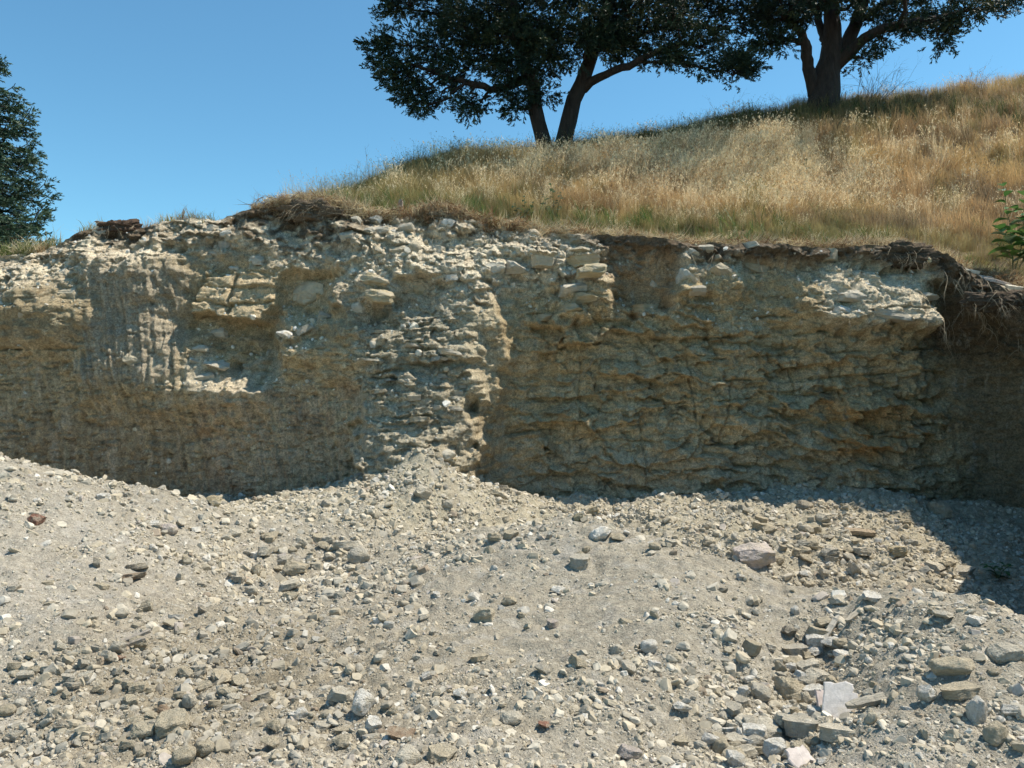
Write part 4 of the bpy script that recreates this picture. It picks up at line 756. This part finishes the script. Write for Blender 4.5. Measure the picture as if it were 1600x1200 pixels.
# ------------------------------------------------------------------ grass
def blades(n_, hmin, hmax, rad, wd, lean, seed, heads=0, headsize=.02):
    rg = np.random.default_rng(seed); v, f, o_ = [], [], 0
    for k_ in range(n_):
        a_ = rg.uniform(0, 6.28); r_ = rad * math.sqrt(rg.uniform()); b = np.array([r_ * math.cos(a_), r_ * math.sin(a_), -.03]); h_ = rg.uniform(hmin, hmax); da = rg.uniform(0, 6.28); ln = abs(rg.normal(0, lean)) * h_
        dd = np.array([math.cos(da), math.sin(da), 0]); sd_ = np.array([-math.sin(da + rg.uniform(-1, 1)), math.cos(da), 0]); w2 = wd * rg.uniform(.6, 1.2) / 2
        P = [b, b + dd * ln * .2 + [0, 0, h_ * .45], b + dd * ln * .6 + [0, 0, h_ * .8], b + dd * ln * 1.1 + [0, 0, h_ * .98]]
        q = [P[0] - sd_ * w2, P[0] + sd_ * w2, P[1] - sd_ * w2 * .9, P[1] + sd_ * w2 * .9, P[2] - sd_ * w2 * .55, P[2] + sd_ * w2 * .55, P[3], P[3]]
        v += q[:7]; f += [(o_, o_ + 1, o_ + 3), (o_, o_ + 3, o_ + 2), (o_ + 2, o_ + 3, o_ + 5), (o_ + 2, o_ + 5, o_ + 4), (o_ + 4, o_ + 5, o_ + 6)]; o_ += 7
        if k_ < heads:
            for j in range(7):
                c_ = P[2] + (P[3] - P[2]) * rg.uniform(.1, 1.25) + rg.normal(0, headsize * .6, 3); e1 = rg.normal(0, 1, 3) * headsize * .45; e2 = np.array([rg.normal(0, .4), rg.normal(0, .4), -1]) * headsize * 1.2
                v += [c_ - e1 * .5, c_ + e1 * .5, c_ + e2]; f += [(o_, o_ + 1, o_ + 2)]; o_ += 3
    me = mesh_np('tuft', np.array(v), np.array(f)); me.materials.append(M['grass']); return me
T = [blades(46, .22, .50, .15, .0075, .45, i) for i in range(4)]                        # 0-3 tall dry
T += [blades(30, .35, .68, .16, .006, .35, 10 + i, 16, .026) for i in range(3)]           # 4-6 oats with hanging heads
T += [blades(60, .08, .22, .15, .009, .8, 20 + i) for i in range(3)]                       # 7-9 short, matted
T += [blades(9, .4, .85, .10, .0055, .25, 30 + i, 6, .018) for i in range(3)]               # 10-12 thin stalks
T += [blades(34, .15, .38, .13, .012, .6, 40 + i) for i in range(2)]                       # 13-14 green broad
gP, gR, gS, gI, gT = [], [], [], [], []
def grow(u, d, idx, tint, s_, tilt=.12, lean=None):
    n_ = len(u); x, y, z = hill_xyz(u, d); gP.append(np.stack([x, y, z], 1))
    rx = R.normal(0, tilt, n_); ry = R.normal(0, tilt, n_)
    if lean is not None: rx = rx + lean
    gR.append(np.stack([rx, ry, R.uniform(-.9, .9, n_) if lean is not None else R.uniform(0, 6.28, n_)], 1)); gS.append(np.repeat(s_[:, None], 3, 1) * R.uniform(.85, 1.15, (n_, 3))); gI.append(idx); gT.append(tint)
DRY = np.array((.58, .41, .22)); GOLD = np.array((.66, .475, .22)); STRAW = np.array((.84, .70, .45)); OLIVE = np.array((.22, .215, .08)); GREEN = np.array((.10, .15, .045)); BROWN = np.array((.30, .19, .10)); GREY = np.array((.30, .235, .15))
n = 26000; u = R.uniform(-3.95, 10.5, n); d = .35 + 10.0 * R.uniform(0, 1, n) ** .9
x, y, z = hill_xyz(u, d); g1 = fbm(x * .5, y * .5, 3, 301); g2 = fbm(x * 1.6, y * 1.6, 3, 302); g3 = fbm(x * .9 + 7, y * .9, 3, 303)
s_ = .42 + .42 * sst(.6, 2.4, d) + .28 * g2; s_ = np.clip(s_, .22, 1.1) * (.55 + .45 * sst(-3.6, -1.5, x))
tint = np.zeros((n, 3)) + DRY
def tm(m_, c_):
    global tint
    tint = tint * (1 - m_[:, None]) + c_ * m_[:, None]
tm(sst(-.1, .5, g1) * .7, GOLD); tm(sst(.05, .45, g2) * .75, BROWN); tm(sst(.05, .4, g3) * .7, GREY)
tm((1 - sst(-2.2, 1.5, x)) * .55, OLIVE * 1.25); tm((1 - sst(.7, 2.0, d + .9 * g2)) * .75, OLIVE * 1.15); tm(sst(.25, .5, fbm(x * 1.1, y * 1.3, 3, 304)) * .65, OLIVE)
ycr = np.interp(x, [-5, -4.0, -2.6, .7, 7.5, 12], [12.2, 12.7, 15.5, 18, 18.5, 19]); crest = np.exp(-((ycr - y - .5 + .8 * g2) / 1.15) ** 2); tm(crest * .8 * (1 - sst(8.5, 11, x)), np.array((.12, .125, .045)))  # crest grass greener, and its tint darkened in place of tree shade
tint *= R.uniform(.75, 1.25, (n, 1))
idx = R.integers(0, 4, n); oat = (R.uniform(0, 1, n) < .05 + .6 * np.exp(-((x - 4.2) ** 2 / 8 + (y - 14.9) ** 2 / 2))); oat &= R.uniform(0, 1, n) > crest; idx = np.where(oat, R.integers(4, 7, n), idx); tint = np.where(oat[:, None] & (R.uniform(0, 1, (n, 1)) < .7), STRAW * R.uniform(.85, 1.2, (n, 1)), tint)
short = (d < .9) & (R.uniform(0, 1, n) < .6); idx = np.where(short, R.integers(7, 10, n), idx)
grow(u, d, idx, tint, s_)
# the greener growth and thin stalks along the crest, darkened as if in tree shade
n = 6000; u = R.uniform(-3.6, 10.5, n); x = u; yc = np.interp(u, [-5, -4.0, -2.6, .7, 7.5, 12], [12.2, 12.7, 15.5, 18, 18.5, 19]); d = np.maximum(.5, yc - 11 + R.normal(-.3, .6, n))
gm = R.uniform(0, 1, n) < .55; tint = np.where(gm[:, None], np.array((.10, .12, .04)), np.where(R.uniform(0, 1, (n, 1)) < .5, GREEN, BROWN)) * R.uniform(.7, 1.2, (n, 1)); tint = np.where((u < -2.4)[:, None], GOLD * R.uniform(.8, 1.1, (n, 1)), tint)
grow(u, d, np.where(R.uniform(0, 1, n) < .3, R.integers(10, 13, n), R.integers(0, 4, n)), tint, R.uniform(.4, .85, n))
# sparse matted grass and straw at the rim, some of it hanging over
n = 1500; u = R.uniform(-8.5, 7.0, n); d = np.abs(R.normal(.25, .25, n)); tint = np.where(R.uniform(0, 1, (n, 1)) < .45, STRAW * .75, np.where(R.uniform(0, 1, (n, 1)) < .5, OLIVE * 1.2, BROWN * 1.1)) * R.uniform(.7, 1.2, (n, 1))
kp = (fbm(u * 1.2, d * 3, 3, 305) > -.05) & ((u > U(420)) | (R.uniform(0, 1, n) < .3)); grow(u[kp], d[kp], R.integers(7, 10, n)[kp], tint[kp], R.uniform(.5, 1.0, n)[kp], .3)
n = 1460; u = np.r_[R.normal(U(500), .35, 160), R.normal(U(690), .22, 100), R.normal(U(1400), .3, 180), R.uniform(U(1420), U(1700), 420), R.uniform(U(900), U(1440), 350), R.uniform(U(400), 2, 250)]; grow(u, R.uniform(-.04, .12, n), R.integers(7, 10, n), np.where(R.uniform(0, 1, (n, 1)) < .6, STRAW * .7, BROWN) * R.uniform(.6, 1.2, (n, 1)), R.uniform(.5, 1.2, n), .4, R.uniform(.7, 2.5, n))
# green tussock at the far end of the rim
n = 90; u = R.normal(U(30), .28, n); grow(u, np.abs(R.normal(.05, .2, n)), R.choice([13, 14, 7, 8], n), np.where(R.uniform(0, 1, (n, 1)) < .6, np.array((.19, .22, .07)), STRAW * .7) * R.uniform(.8, 1.2, (n, 1)), R.uniform(.5, .9, n), .4)
# scattered green weeds
n = 260; u = R.uniform(-3, 9, n); d = np.abs(R.normal(.9, .7, n)) + .15; grow(u, d, R.integers(13, 15, n), GREEN * R.uniform(.8, 1.5, (n, 1)), R.uniform(.5, 1.0, n), .2)
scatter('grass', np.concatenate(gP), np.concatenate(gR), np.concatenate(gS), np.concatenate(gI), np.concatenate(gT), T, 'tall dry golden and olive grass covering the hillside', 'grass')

# ------------------------------------------------------------------ trees
def spray(seed, n_=14, wd=.10, spread=.6):
    """flat fan of short scale-leaf twigs, 1 unit long, along +X; returns verts (k,3), tris"""
    rg = np.random.default_rng(seed); v, f = [], []
    for k_ in range(n_):
        t_ = rg.uniform(0, .75); a_ = rg.normal(0, spread); b_ = rg.normal(0, .35); L_ = rg.uniform(.25, .5) * (1.1 - t_ * .5)
        p0 = np.array([t_, 0, 0]); d = np.array([math.cos(a_) * math.cos(b_), math.sin(a_) * math.cos(b_), math.sin(b_)]); s_ = np.cross(d, rg.normal(0, 1, 3)); s_ /= np.linalg.norm(s_); w2 = wd * rg.uniform(.6, 1.2) / 2
        o_ = len(v); v += [p0, p0 + d * L_ * .5 + s_ * w2, p0 + d * L_, p0 + d * L_ * .5 - s_ * w2]; f += [(o_, o_ + 1, o_ + 2), (o_, o_ + 2, o_ + 3)]
    return np.array(v), np.array(f)
SPR = [spray(i) for i in range(5)]
def foliage(name, pos, dirs, size, tint, parent, protos=SPR):
    pos = np.asarray(pos); dirs = dirs / (np.linalg.norm(dirs, axis=1)[:, None] + 1e-9); up_ = R.normal(0, .5, pos.shape) + [0, 0, 1]
    yv = np.cross(up_, dirs); yv /= np.linalg.norm(yv, axis=1)[:, None] + 1e-9; zv = np.cross(dirs, yv)
    Vv, Ff, Tt, o_ = [], [], [], 0; wh = R.integers(0, len(protos), len(pos))
    for k_, (pv, pf) in enumerate(protos):
        s_ = wh == k_; m_ = s_.sum()
        vv = pos[s_][:, None] + size[s_][:, None, None] * (pv[None, :, 0:1] * dirs[s_][:, None] + pv[None, :, 1:2] * yv[s_][:, None] + pv[None, :, 2:3] * zv[s_][:, None])
        Vv.append(vv.reshape(-1, 3)); Ff.append((pf[None] + (np.arange(m_) * len(pv))[:, None, None] + o_).reshape(-1, 3)); Tt.append(np.repeat(tint[s_], len(pv), 0)); o_ += m_ * len(pv)
    me = mesh_np(name, np.concatenate(Vv), np.concatenate(Ff)); color_attr(me, np.concatenate(Tt)); return obj(name, me, M['needle'], parent)
TW = np.array([(r_ * 3 + k_, r_ * 3 + (k_ + 1) % 3, r_ * 3 + 3 + (k_ + 1) % 3, r_ * 3 + 3 + k_) for r_ in range(2) for k_ in range(3)])
def tree(label, Y0, trunk, stems, pads, dens=1.0, seed=0, cols=((.014, .034, .024), (.030, .056, .032), (.06, .075, .032))):
    rg = np.random.default_rng(seed)
    base = Vector(P3(trunk[0][0], trunk[0][1], Y0)); e = empty('evergreen_tree', base); tag(e, label, 'tree', 'evergreen trees on the crest of the hill')
    def w2(px, py, dy=0): return np.array(P3(px, py, Y0 + dy)) - np.array(base)
    allp = []
    def limb(name, pts, s_, n_=16):
        P_ = smooth_path([w2(a[0], a[1], a[3] if len(a) > 3 else 0) for a in pts], n_, s_, .015); r_ = np.interp(np.linspace(0, 1, n_), np.linspace(0, 1, len(pts)), [a[2] for a in pts]) * Y0 / F * (.78 if trunk[0][0] > 1200 else .68)
        if name == 'trunk': r_[0] *= 1.25
        v, f = tube(P_, r_, 10, s_, .07); me = mesh_np(name, v, f); obj(name, me, M['bark'], e); allp.append(np.c_[P_, r_]); return P_
    limb('trunk', trunk, seed)
    for i, s_ in enumerate(stems): limb('limb', s_, seed + i + 1)
    sk = np.concatenate(allp); bv, bf, bo = [], [], 0; FP, FD, FS, FT = [], [], [], []
    for (px, py, dy, rx, ry) in pads:
        c_ = w2(px, py, dy); RX, RZ = rx * Y0 / F, ry * Y0 / F; RY = max(RX * .75, .35)
        j = np.argmin(np.linalg.norm((sk[:, :3] - c_) * [1, 1, 1.6], axis=1) + np.where(sk[:, 2] > c_[2] + .6, 2, 0)); q0 = sk[j, :3]
        mid = (q0 + c_) / 2 + [0, 0, -.08 * np.linalg.norm(c_ - q0)]; P_ = smooth_path([q0, mid, c_], 10, seed, .03); v, f = tube(P_, np.linspace(min(sk[j, 3] * .6, .06), .018, 10), 6, seed, .08); bv.append(v); bf.append(f + bo); bo += len(v)
        ncl = max(4, int(RX * RZ * 34 * dens) + 4)
        for k_ in range(ncl):
            d = rg.normal(0, 1, 3); d /= np.linalg.norm(d); d *= rg.uniform(.25, 1) ** .5; cc_ = c_ + d * [RX, RY, RZ]; cr = rg.uniform(.17, .34)
            st_ = P_[rg.integers(4, 10)]; md_ = (st_ + cc_) / 2 + rg.normal(0, .06, 3); TRI = np.array([[1, 0, -.5], [-.5, .87, -.2], [-.5, -.87, .7]])
            v = np.concatenate([st_ + TRI * .016, md_ + TRI * .011, cc_ + d * .1 + TRI * .005]); bv.append(v); bf.append(TW + bo); bo += 9
            m_ = int((25 if py > -30 else 10) * rg.uniform(.7, 1.3)); pp = rg.normal(0, 1, (m_, 3)); pp /= np.linalg.norm(pp, axis=1)[:, None]; rr = rg.uniform(0, 1, (m_, 1)) ** .5
            od = np.array([c_[0] - 0, 0, 0]) * .25 + d * .8
            FP.append(cc_ + pp * rr * cr * [1.15, 1.15, .6]); FD.append(pp * [1, 1, .5] + od + rg.normal(0, .35, (m_, 3)) + [0, 0, -.08]); FS.append(rg.uniform(.16, .30, m_) * (1 if py > -30 else 1.4))
            t_ = rg.uniform(0, 1); base_c = np.array(cols[0]) * (1 - t_) + np.array(cols[1]) * t_; tt = np.repeat(base_c[None], m_, 0); br = rg.uniform(0, 1, (m_, 1)) < .12; tt = np.where(br, np.array(cols[2]), tt) * rg.uniform(.75, 1.25, (m_, 1)); FT.append(tt)
    me = mesh_np('branches', np.concatenate(bv), np.concatenate(bf)); tag(obj('branches', me, M['bark'], e), kind='stuff')
    foliage('crown', np.concatenate(FP), np.concatenate(FD), np.concatenate(FS), np.concatenate(FT), e)
    return e
tree('dark evergreen whose trunk leans to the open sky, first of the pair', 17.8, [(852, 250, 19), (839, 175, 17), (829, 130, 15), (815, 80, 13), (802, 20, 11), (792, -60, 8), (785, -170, 4)],
     [[(823, 126, 10), (775, 139, 8, -.3), (735, 130, 7, -.5), (690, 116, 5, -.6), (640, 100, 3, -.6)], [(812, 70, 8), (770, 40, 6, .4), (700, 25, 4, .6), (640, 15, 2, .5)], [(826, 120, 6), (850, 95, 4, .2), (880, 85, 2, .3)]],
     [(640, 8, .3, 48, 18), (610, 2, .2, 28, 12), (700, 5, .5, 50, 24), (600, 88, -.6, 30, 14), (640, 72, -.5, 50, 20), (690, 78, -.4, 50, 24), (620, 112, -.6, 38, 14), (670, 115, -.6, 45, 18), (720, 110, -.3, 42, 20), (645, 150, -.6, 26, 12), (625, 135, -.5, 24, 8), (690, 146, -.5, 18, 9), (655, 168, -.6, 10, 6), (735, 166, -.4, 12, 5), (748, 158, -.4, 7, 3), (730, 55, .3, 50, 24), (765, 85, -.3, 40, 24), (790, 110, -.4, 30, 22), (802, 152, -.3, 20, 10), (808, 168, -.3, 14, 7), (848, 146, -.2, 14, 6), (785, 45, .5, 45, 34), (835, 60, .4, 40, 30), (868, 92, .2, 28, 10), (850, 112, .2, 22, 6), (815, 95, -.8, 34, 24), (800, 60, -.9, 45, 30), (840, 30, -.8, 50, 30), (770, 20, -.7, 50, 26), (870, 60, -.6, 34, 24), (720, 40, -.7, 45, 22), (740, -50, 0, 90, 50), (640, -50, .3, 60, 30), (820, -60, 0, 80, 55), (760, -140, 0, 90, 50), (700, -110, .5, 70, 40), (790, -220, 0, 60, 50), (640, -110, -2.7, 85, 32), (760, -150, -3.3, 85, 32), (870, -120, -2.9, 85, 32), (700, -80, 1.8, 75, 32), (830, -90, 2.0, 75, 32), (720, -190, -1.6, 75, 32)], 1.0, 3)
tree('dark evergreen with a thick trunk leaning uphill, second of the pair', 18.0, [(876, 246, 20), (893, 170, 19), (907, 130, 18), (925, 90, 13), (940, 45, 12), (950, 0, 10), (958, -80, 7), (962, -190, 4)],
     [[(905, 140, 12), (945, 116, 9, -.3), (990, 100, 8, -.5), (1025, 82, 6, -.6), (1075, 68, 4, -.6)], [(1000, 96, 4, -.5), (1060, 98, 3, -.6), (1125, 112, 2, -.6)], [(930, 80, 7), (985, 60, 6, .4), (1060, 40, 4, .6), (1140, 45, 3, .6)], [(935, 60, 6), (900, 30, 4, .3), (870, 10, 3, .4)]],
     [(945, 30, -.9, 50, 30), (915, 70, -.9, 36, 22), (985, 20, -.9, 55, 26), (1050, 15, -.9, 55, 24), (940, 62, -.4, 42, 26), (900, 45, .2, 40, 32), (975, 75, -.3, 30, 16), (1000, 40, .3, 55, 28), (1045, 62, -.5, 40, 18), (1035, 98, -.5, 24, 9), (1065, 88, -.5, 26, 12), (1060, 30, .5, 55, 26), (1105, 72, -.4, 40, 16), (1120, 42, .4, 45, 22), (1150, 88, -.5, 26, 14), (1110, 104, -.6, 24, 8), (1150, 108, -.6, 20, 8), (1160, 112, -.6, 10, 5), (950, 10, 0, 80, 30), (1040, -10, .3, 90, 36), (1130, 0, .4, 60, 24), (950, -60, 0, 110, 50), (1060, -70, .4, 90, 45), (960, -140, 0, 90, 50), (965, -220, 0, 60, 45), (880, -30, .3, 60, 40), (840, -110, -2.7, 85, 32), (960, -150, -3.3, 85, 32), (1070, -120, -2.9, 85, 32), (900, -80, 1.8, 75, 32), (1030, -90, 2.0, 75, 32), (920, -190, -1.6, 75, 32)], 1.0, 5)
tree('dark evergreen dividing into several stems, alone and highest on the slope', 18.4, [(1285, 190, 36), (1291, 130, 27), (1297, 95, 19), (1300, 50, 14), (1300, 0, 11), (1305, -90, 6), (1305, -180, 3)],
     [[(1275, 150, 14), (1264, 112, 12, -.1), (1259, 75, 11, -.2), (1252, 52, 8, -.3), (1225, 30, 5, -.4)], [(1298, 110, 15), (1325, 65, 14, .2), (1345, 15, 11, .3), (1365, -60, 7, .3)], [(1305, 105, 13), (1345, 66, 11, -.3), (1380, 44, 8, -.5), (1440, 32, 5, -.6), (1510, 16, 3, -.6)], [(1262, 70, 6), (1235, 62, 5, -.5), (1200, 55, 3, -.6)], [(1290, 70, 9), (1275, 20, 7, .4), (1255, -40, 5, .5)], [(1338, 40, 7), (1385, 5, 5, .4), (1450, -10, 3, .5)]],
     [(1290, 0, -.9, 40, 16), (1345, -5, -.8, 45, 18), (1240, 5, -.9, 45, 22), (1200, 50, -.5, 34, 18), (1218, 72, -.5, 22, 9), (1180, 28, -.3, 36, 20), (1235, 20, -.3, 40, 24), (1215, -5, .2, 50, 26), (1275, 5, .5, 30, 20), (1330, -15, .3, 50, 20), (1375, 22, -.3, 26, 12), (1410, 18, -.4, 38, 14), (1425, 40, -.5, 22, 6), (1455, 30, -.5, 40, 13), (1490, 34, -.6, 24, 12), (1505, 15, -.5, 36, 12), (1545, 6, -.4, 32, 11), (1575, -6, -.3, 24, 8), (1384, 62, -.4, 9, 4), (1472, 60, -.4, 8, 5), (1348, 92, -.3, 9, 7), (1400, -20, .3, 60, 24), (1480, -20, .2, 70, 24), (1350, -70, 0, 110, 45), (1250, -60, .3, 90, 45), (1460, -60, 0, 80, 30), (1310, -140, 0, 110, 45), (1310, -210, 0, 70, 40), (1210, -110, -2.7, 85, 32), (1330, -150, -3.3, 85, 32), (1440, -120, -2.9, 85, 32), (1270, -80, 1.8, 75, 32), (1400, -90, 2.0, 75, 32), (1290, -190, -1.6, 75, 32)], 1.0, 8)

# conifer at the far end of the rim
Yc = 16.0; base = Vector(P3(-88, 430, Yc)); e = empty('conifer', base); tag(e, 'blue green conifer with layered drooping boughs beyond the rim', 'tree')
H = 5.9; v, f = tube([(0, 0, 0), (.03, 0, H * .5), (0, 0, H)], [.22, .13, .02], 10, 1, .05); obj('trunk', mesh_np('trunk', v, f), M['bark'], e)
rg = np.random.default_rng(77); bv, bf, bo = [], [], 0; FP, FD, FS, FT = [], [], [], []
for k in range(340):
    z0 = .3 + (H - .5) * (k / 340) ** 1.15; L_ = (2.55 * (1 - (z0 / H)) ** .75 + .15) * rg.uniform(.55, 1.15); a_ = k * 2.399 + rg.normal(0, .3); d = np.array([math.cos(a_), math.sin(a_), 0])
    P_ = smooth_path([(0, 0, z0), d * L_ * .5 + [0, 0, z0 - L_ * .06], d * L_ * .85 + [0, 0, z0 - L_ * .10], d * L_ + [0, 0, z0 + L_ * rg.uniform(-.06, .14)]], 12, k, .012)
    v, f = tube(P_, np.linspace(.03, .006, 12), 4); bv.append(v); bf.append(f + bo); bo += len(v)
    m_ = int((48 if d[0] > -.3 else 16) * L_ / 1.5 + 8); t_ = rg.uniform(.2, 1, m_); q = np.stack([np.interp(t_, np.linspace(0, 1, 12), P_[:, i]) for i in range(3)], 1); wv = .30 * L_ * (1.05 - t_) ** .7 * .6
    sdv = np.array([-d[1], d[0], 0]); lat = rg.uniform(-1, 1, m_) * wv; FP.append(q + sdv * lat[:, None] + np.c_[np.zeros((m_, 2)), -np.abs(rg.normal(0, .05, m_)) - .25 * np.abs(lat)]); FD.append(d * .8 + sdv * np.sign(lat)[:, None] * .7 + rg.normal(0, .22, (m_, 3)) + [0, 0, -.12]); FS.append(rg.uniform(.17, .30, m_))
    FT.append((np.array((.022, .055, .036)) * (1 - t_[:, None] ** 2) + np.array((.075, .125, .075)) * t_[:, None] ** 2) * rg.uniform(.7, 1.25, (m_, 1)))
tag(obj('branches', mesh_np('branches', np.concatenate(bv), np.concatenate(bf)), M['bark'], e), kind='stuff')
foliage('crown', np.concatenate(FP), np.concatenate(FD), np.concatenate(FS), np.concatenate(FT), e)

# ------------------------------------------------------------------ shrubs and weeds
def twigs(n_, spread, L_, seed, r0=.012, up=1.0, lev=3):
    rg = np.random.default_rng(seed); vs_, fs_, o_ = [], [], 0
    def add(p, d, L__, r_, lv):
        nonlocal o_
        P_ = [p]; 
        for i in range(5): d = d + rg.normal(0, .13, 3); d /= np.linalg.norm(d); P_.append(P_[-1] + d * L__ / 5)
        v, f = tube(P_, np.linspace(r_, r_ * .5, 6), 4); vs_.append(v); fs_.append(f + o_); o_ += len(v)
        if lv:
            for _ in range(3): j = rg.integers(2, 6); add(P_[j], d + rg.normal(0, .45, 3), L__ * rg.uniform(.4, .65), r_ * .55, lv - 1)
    for k_ in range(n_): add(np.array([rg.normal(0, .12), rg.normal(0, .1), 0]), np.array([rg.normal(spread[0], .45), rg.normal(0, .25), up]), L_ * rg.uniform(.6, 1.1), r0, lev)
    return np.concatenate(vs_), np.concatenate(fs_)
def on_hill(px, Y): x_ = (px - 800) / F * Y; return Vector((x_, Y, float(h_tps(np.array([x_]), np.array([Y]))[0]) - .06))
b = on_hill(1350, 18.2); v, f = twigs(15, (.7, 0), .95, 5, .007); e = empty('bare_shrub', b); tag(e, 'leafless grey shrub arching on the crest beside the many stemmed tree', 'shrub'); tag(obj('branches', mesh_np('branches', v, f), M['twig'], e), kind='stuff')
for i, (px, py, lb) in enumerate([(1515, 138, 'thin dry weed stalks on the crest above the golden slope'), (1150, 178, 'dry weed stalks on the crest between the trees'), (585, 282, 'sparse dry weed stalks on the crest below the overhanging boughs'), (1225, 165, 'thin dark weed stalks just downhill of the many stemmed tree')]):
    b = on_hill(px, [18.6, 18.0, 14.8, 18.3][i]); v, f = twigs(8, (.25 if i == 0 else .05, 0), .6, 50 + i, .004, 1.3, 2); e = empty('weed_stalks', b); tag(e, lb, 'weed', 'dry weed stalks on the crest'); tag(obj('stems', mesh_np('stems', v, f), M['twig'], e), kind='stuff')
def leafy(base, stems, label, name='leafy_plant', leaf=.12, seed=0, cat='plant', cols=((.055, .13, .035), (.11, .20, .06), (.16, .23, .15)), per=9):
    rg = np.random.default_rng(seed); e = empty(name, base); tag(e, label, cat); 
    for s_ in stems:
        P_ = smooth_path(s_, 12, seed, .004); v, f = tube(P_, np.linspace(.007, .003, 12), 5); obj('stem', mesh_np('stem', v, f), M['leafstem'], e)
        for k_ in range(per):
            t_ = .15 + .85 * (k_ + .5) / per; p = np.array([np.interp(t_, np.linspace(0, 1, 12), P_[:, i]) for i in range(3)]); a_ = k_ * 2.4 + rg.uniform(-.4, .4); L_ = leaf * rg.uniform(.7, 1.2) * (1.15 - .4 * t_); wd = L_ * .34
            d = np.array([math.cos(a_), math.sin(a_), rg.uniform(.1, .8)]); d /= np.linalg.norm(d); sv = np.cross(d, [0, 0, 1]); sv /= np.linalg.norm(sv); nn = np.cross(sv, d); xs = np.linspace(0, 1, 7); vv, ff = [], []
            for x_ in xs:
                w_ = wd * math.sin(math.pi * min(1, x_ * .96 + .03)) ** .8; c_ = d * L_ * x_ - np.array([0, 0, 1]) * L_ * .35 * x_ * x_; vv += [c_ - sv * w_ + nn * w_ * .35, c_, c_ + sv * w_ + nn * w_ * .35]
            for i in range(6): ff += [(i * 3, i * 3 + 1, i * 3 + 4, i * 3 + 3), (i * 3 + 1, i * 3 + 2, i * 3 + 5, i * 3 + 4)]
            me = mesh_np('leaf', vv, np.array(ff)); cc_ = np.array(cols[rg.integers(0, 3)]) * rg.uniform(.8, 1.2); color_attr(me, np.tile(cc_, (21, 1))); obj('leaf', me, M['leaf'], e, p)
    return e
M['leafstem'] = m_leaf('green_stem', (.12, .14, .06), .6, 0.0)
p = Vector(P3(1583, 400, 10.9)); p.z = EYE + 190 / F * 10.9
leafy(p, [[(0, 0, -.1), (-.06, -.05, .35), (-.15, -.08, .75), (-.2, -.1, 1.08)], [(.03, 0, -.1), (.1, -.05, .3), (.1, -.06, .7), (.12, -.08, .95)], [(0, 0, -.1), (-.1, -.12, .15), (-.22, -.2, .32), (-.34, -.25, .42)], [(.08, 0, -.1), (.22, -.05, .3), (.3, -.1, .6)]], 'bright green leafy sapling at the edge of the dry slope', 'leafy_sapling', .27, 4, 'sapling', ((.07, .17, .04), (.14, .26, .07), (.20, .28, .17)), per=13)
x, y, z = hit(1558, 905)
leafy(Vector((x, y, z)), [[(0, 0, -.02), (-.05, -.03, .1), (-.14, -.05, .16)], [(0, 0, -.02), (.06, -.02, .1), (.15, 0, .14)], [(0, 0, -.02), (0, -.05, .1), (.03, -.08, .18)]], 'small green weed in the dark corner at the end of the talus', 'green_weed', .1, 9, 'weed', per=7)
for i, (px, d, h_, lb) in enumerate([(870, 1.2, .55, 'blue green thistle in the dry grass above the brown recess'), (820, .9, .4, 'leafy green weed at the foot of the slope above the pale rib'), (1390, 3.2, .7, 'tall thin green weed standing in the golden grass')]):
    b = rim_point(px, d); leafy(b, [[(0, 0, -.05), (.02, 0, h_ * .5), (.03 * (i - 1), -.02, h_)], [(.04, 0, -.05), (.1, -.03, h_ * .4), (.14, -.05, h_ * .75)], [(-.04, 0, -.05), (-.1, -.03, h_ * .4), (-.15, -.05, h_ * .7)]][:1 if i == 2 else 3], lb, 'green_weed', .11, 20 + i, 'weed', ((.09, .15, .08), (.12, .18, .11), (.15, .2, .13)), 8)
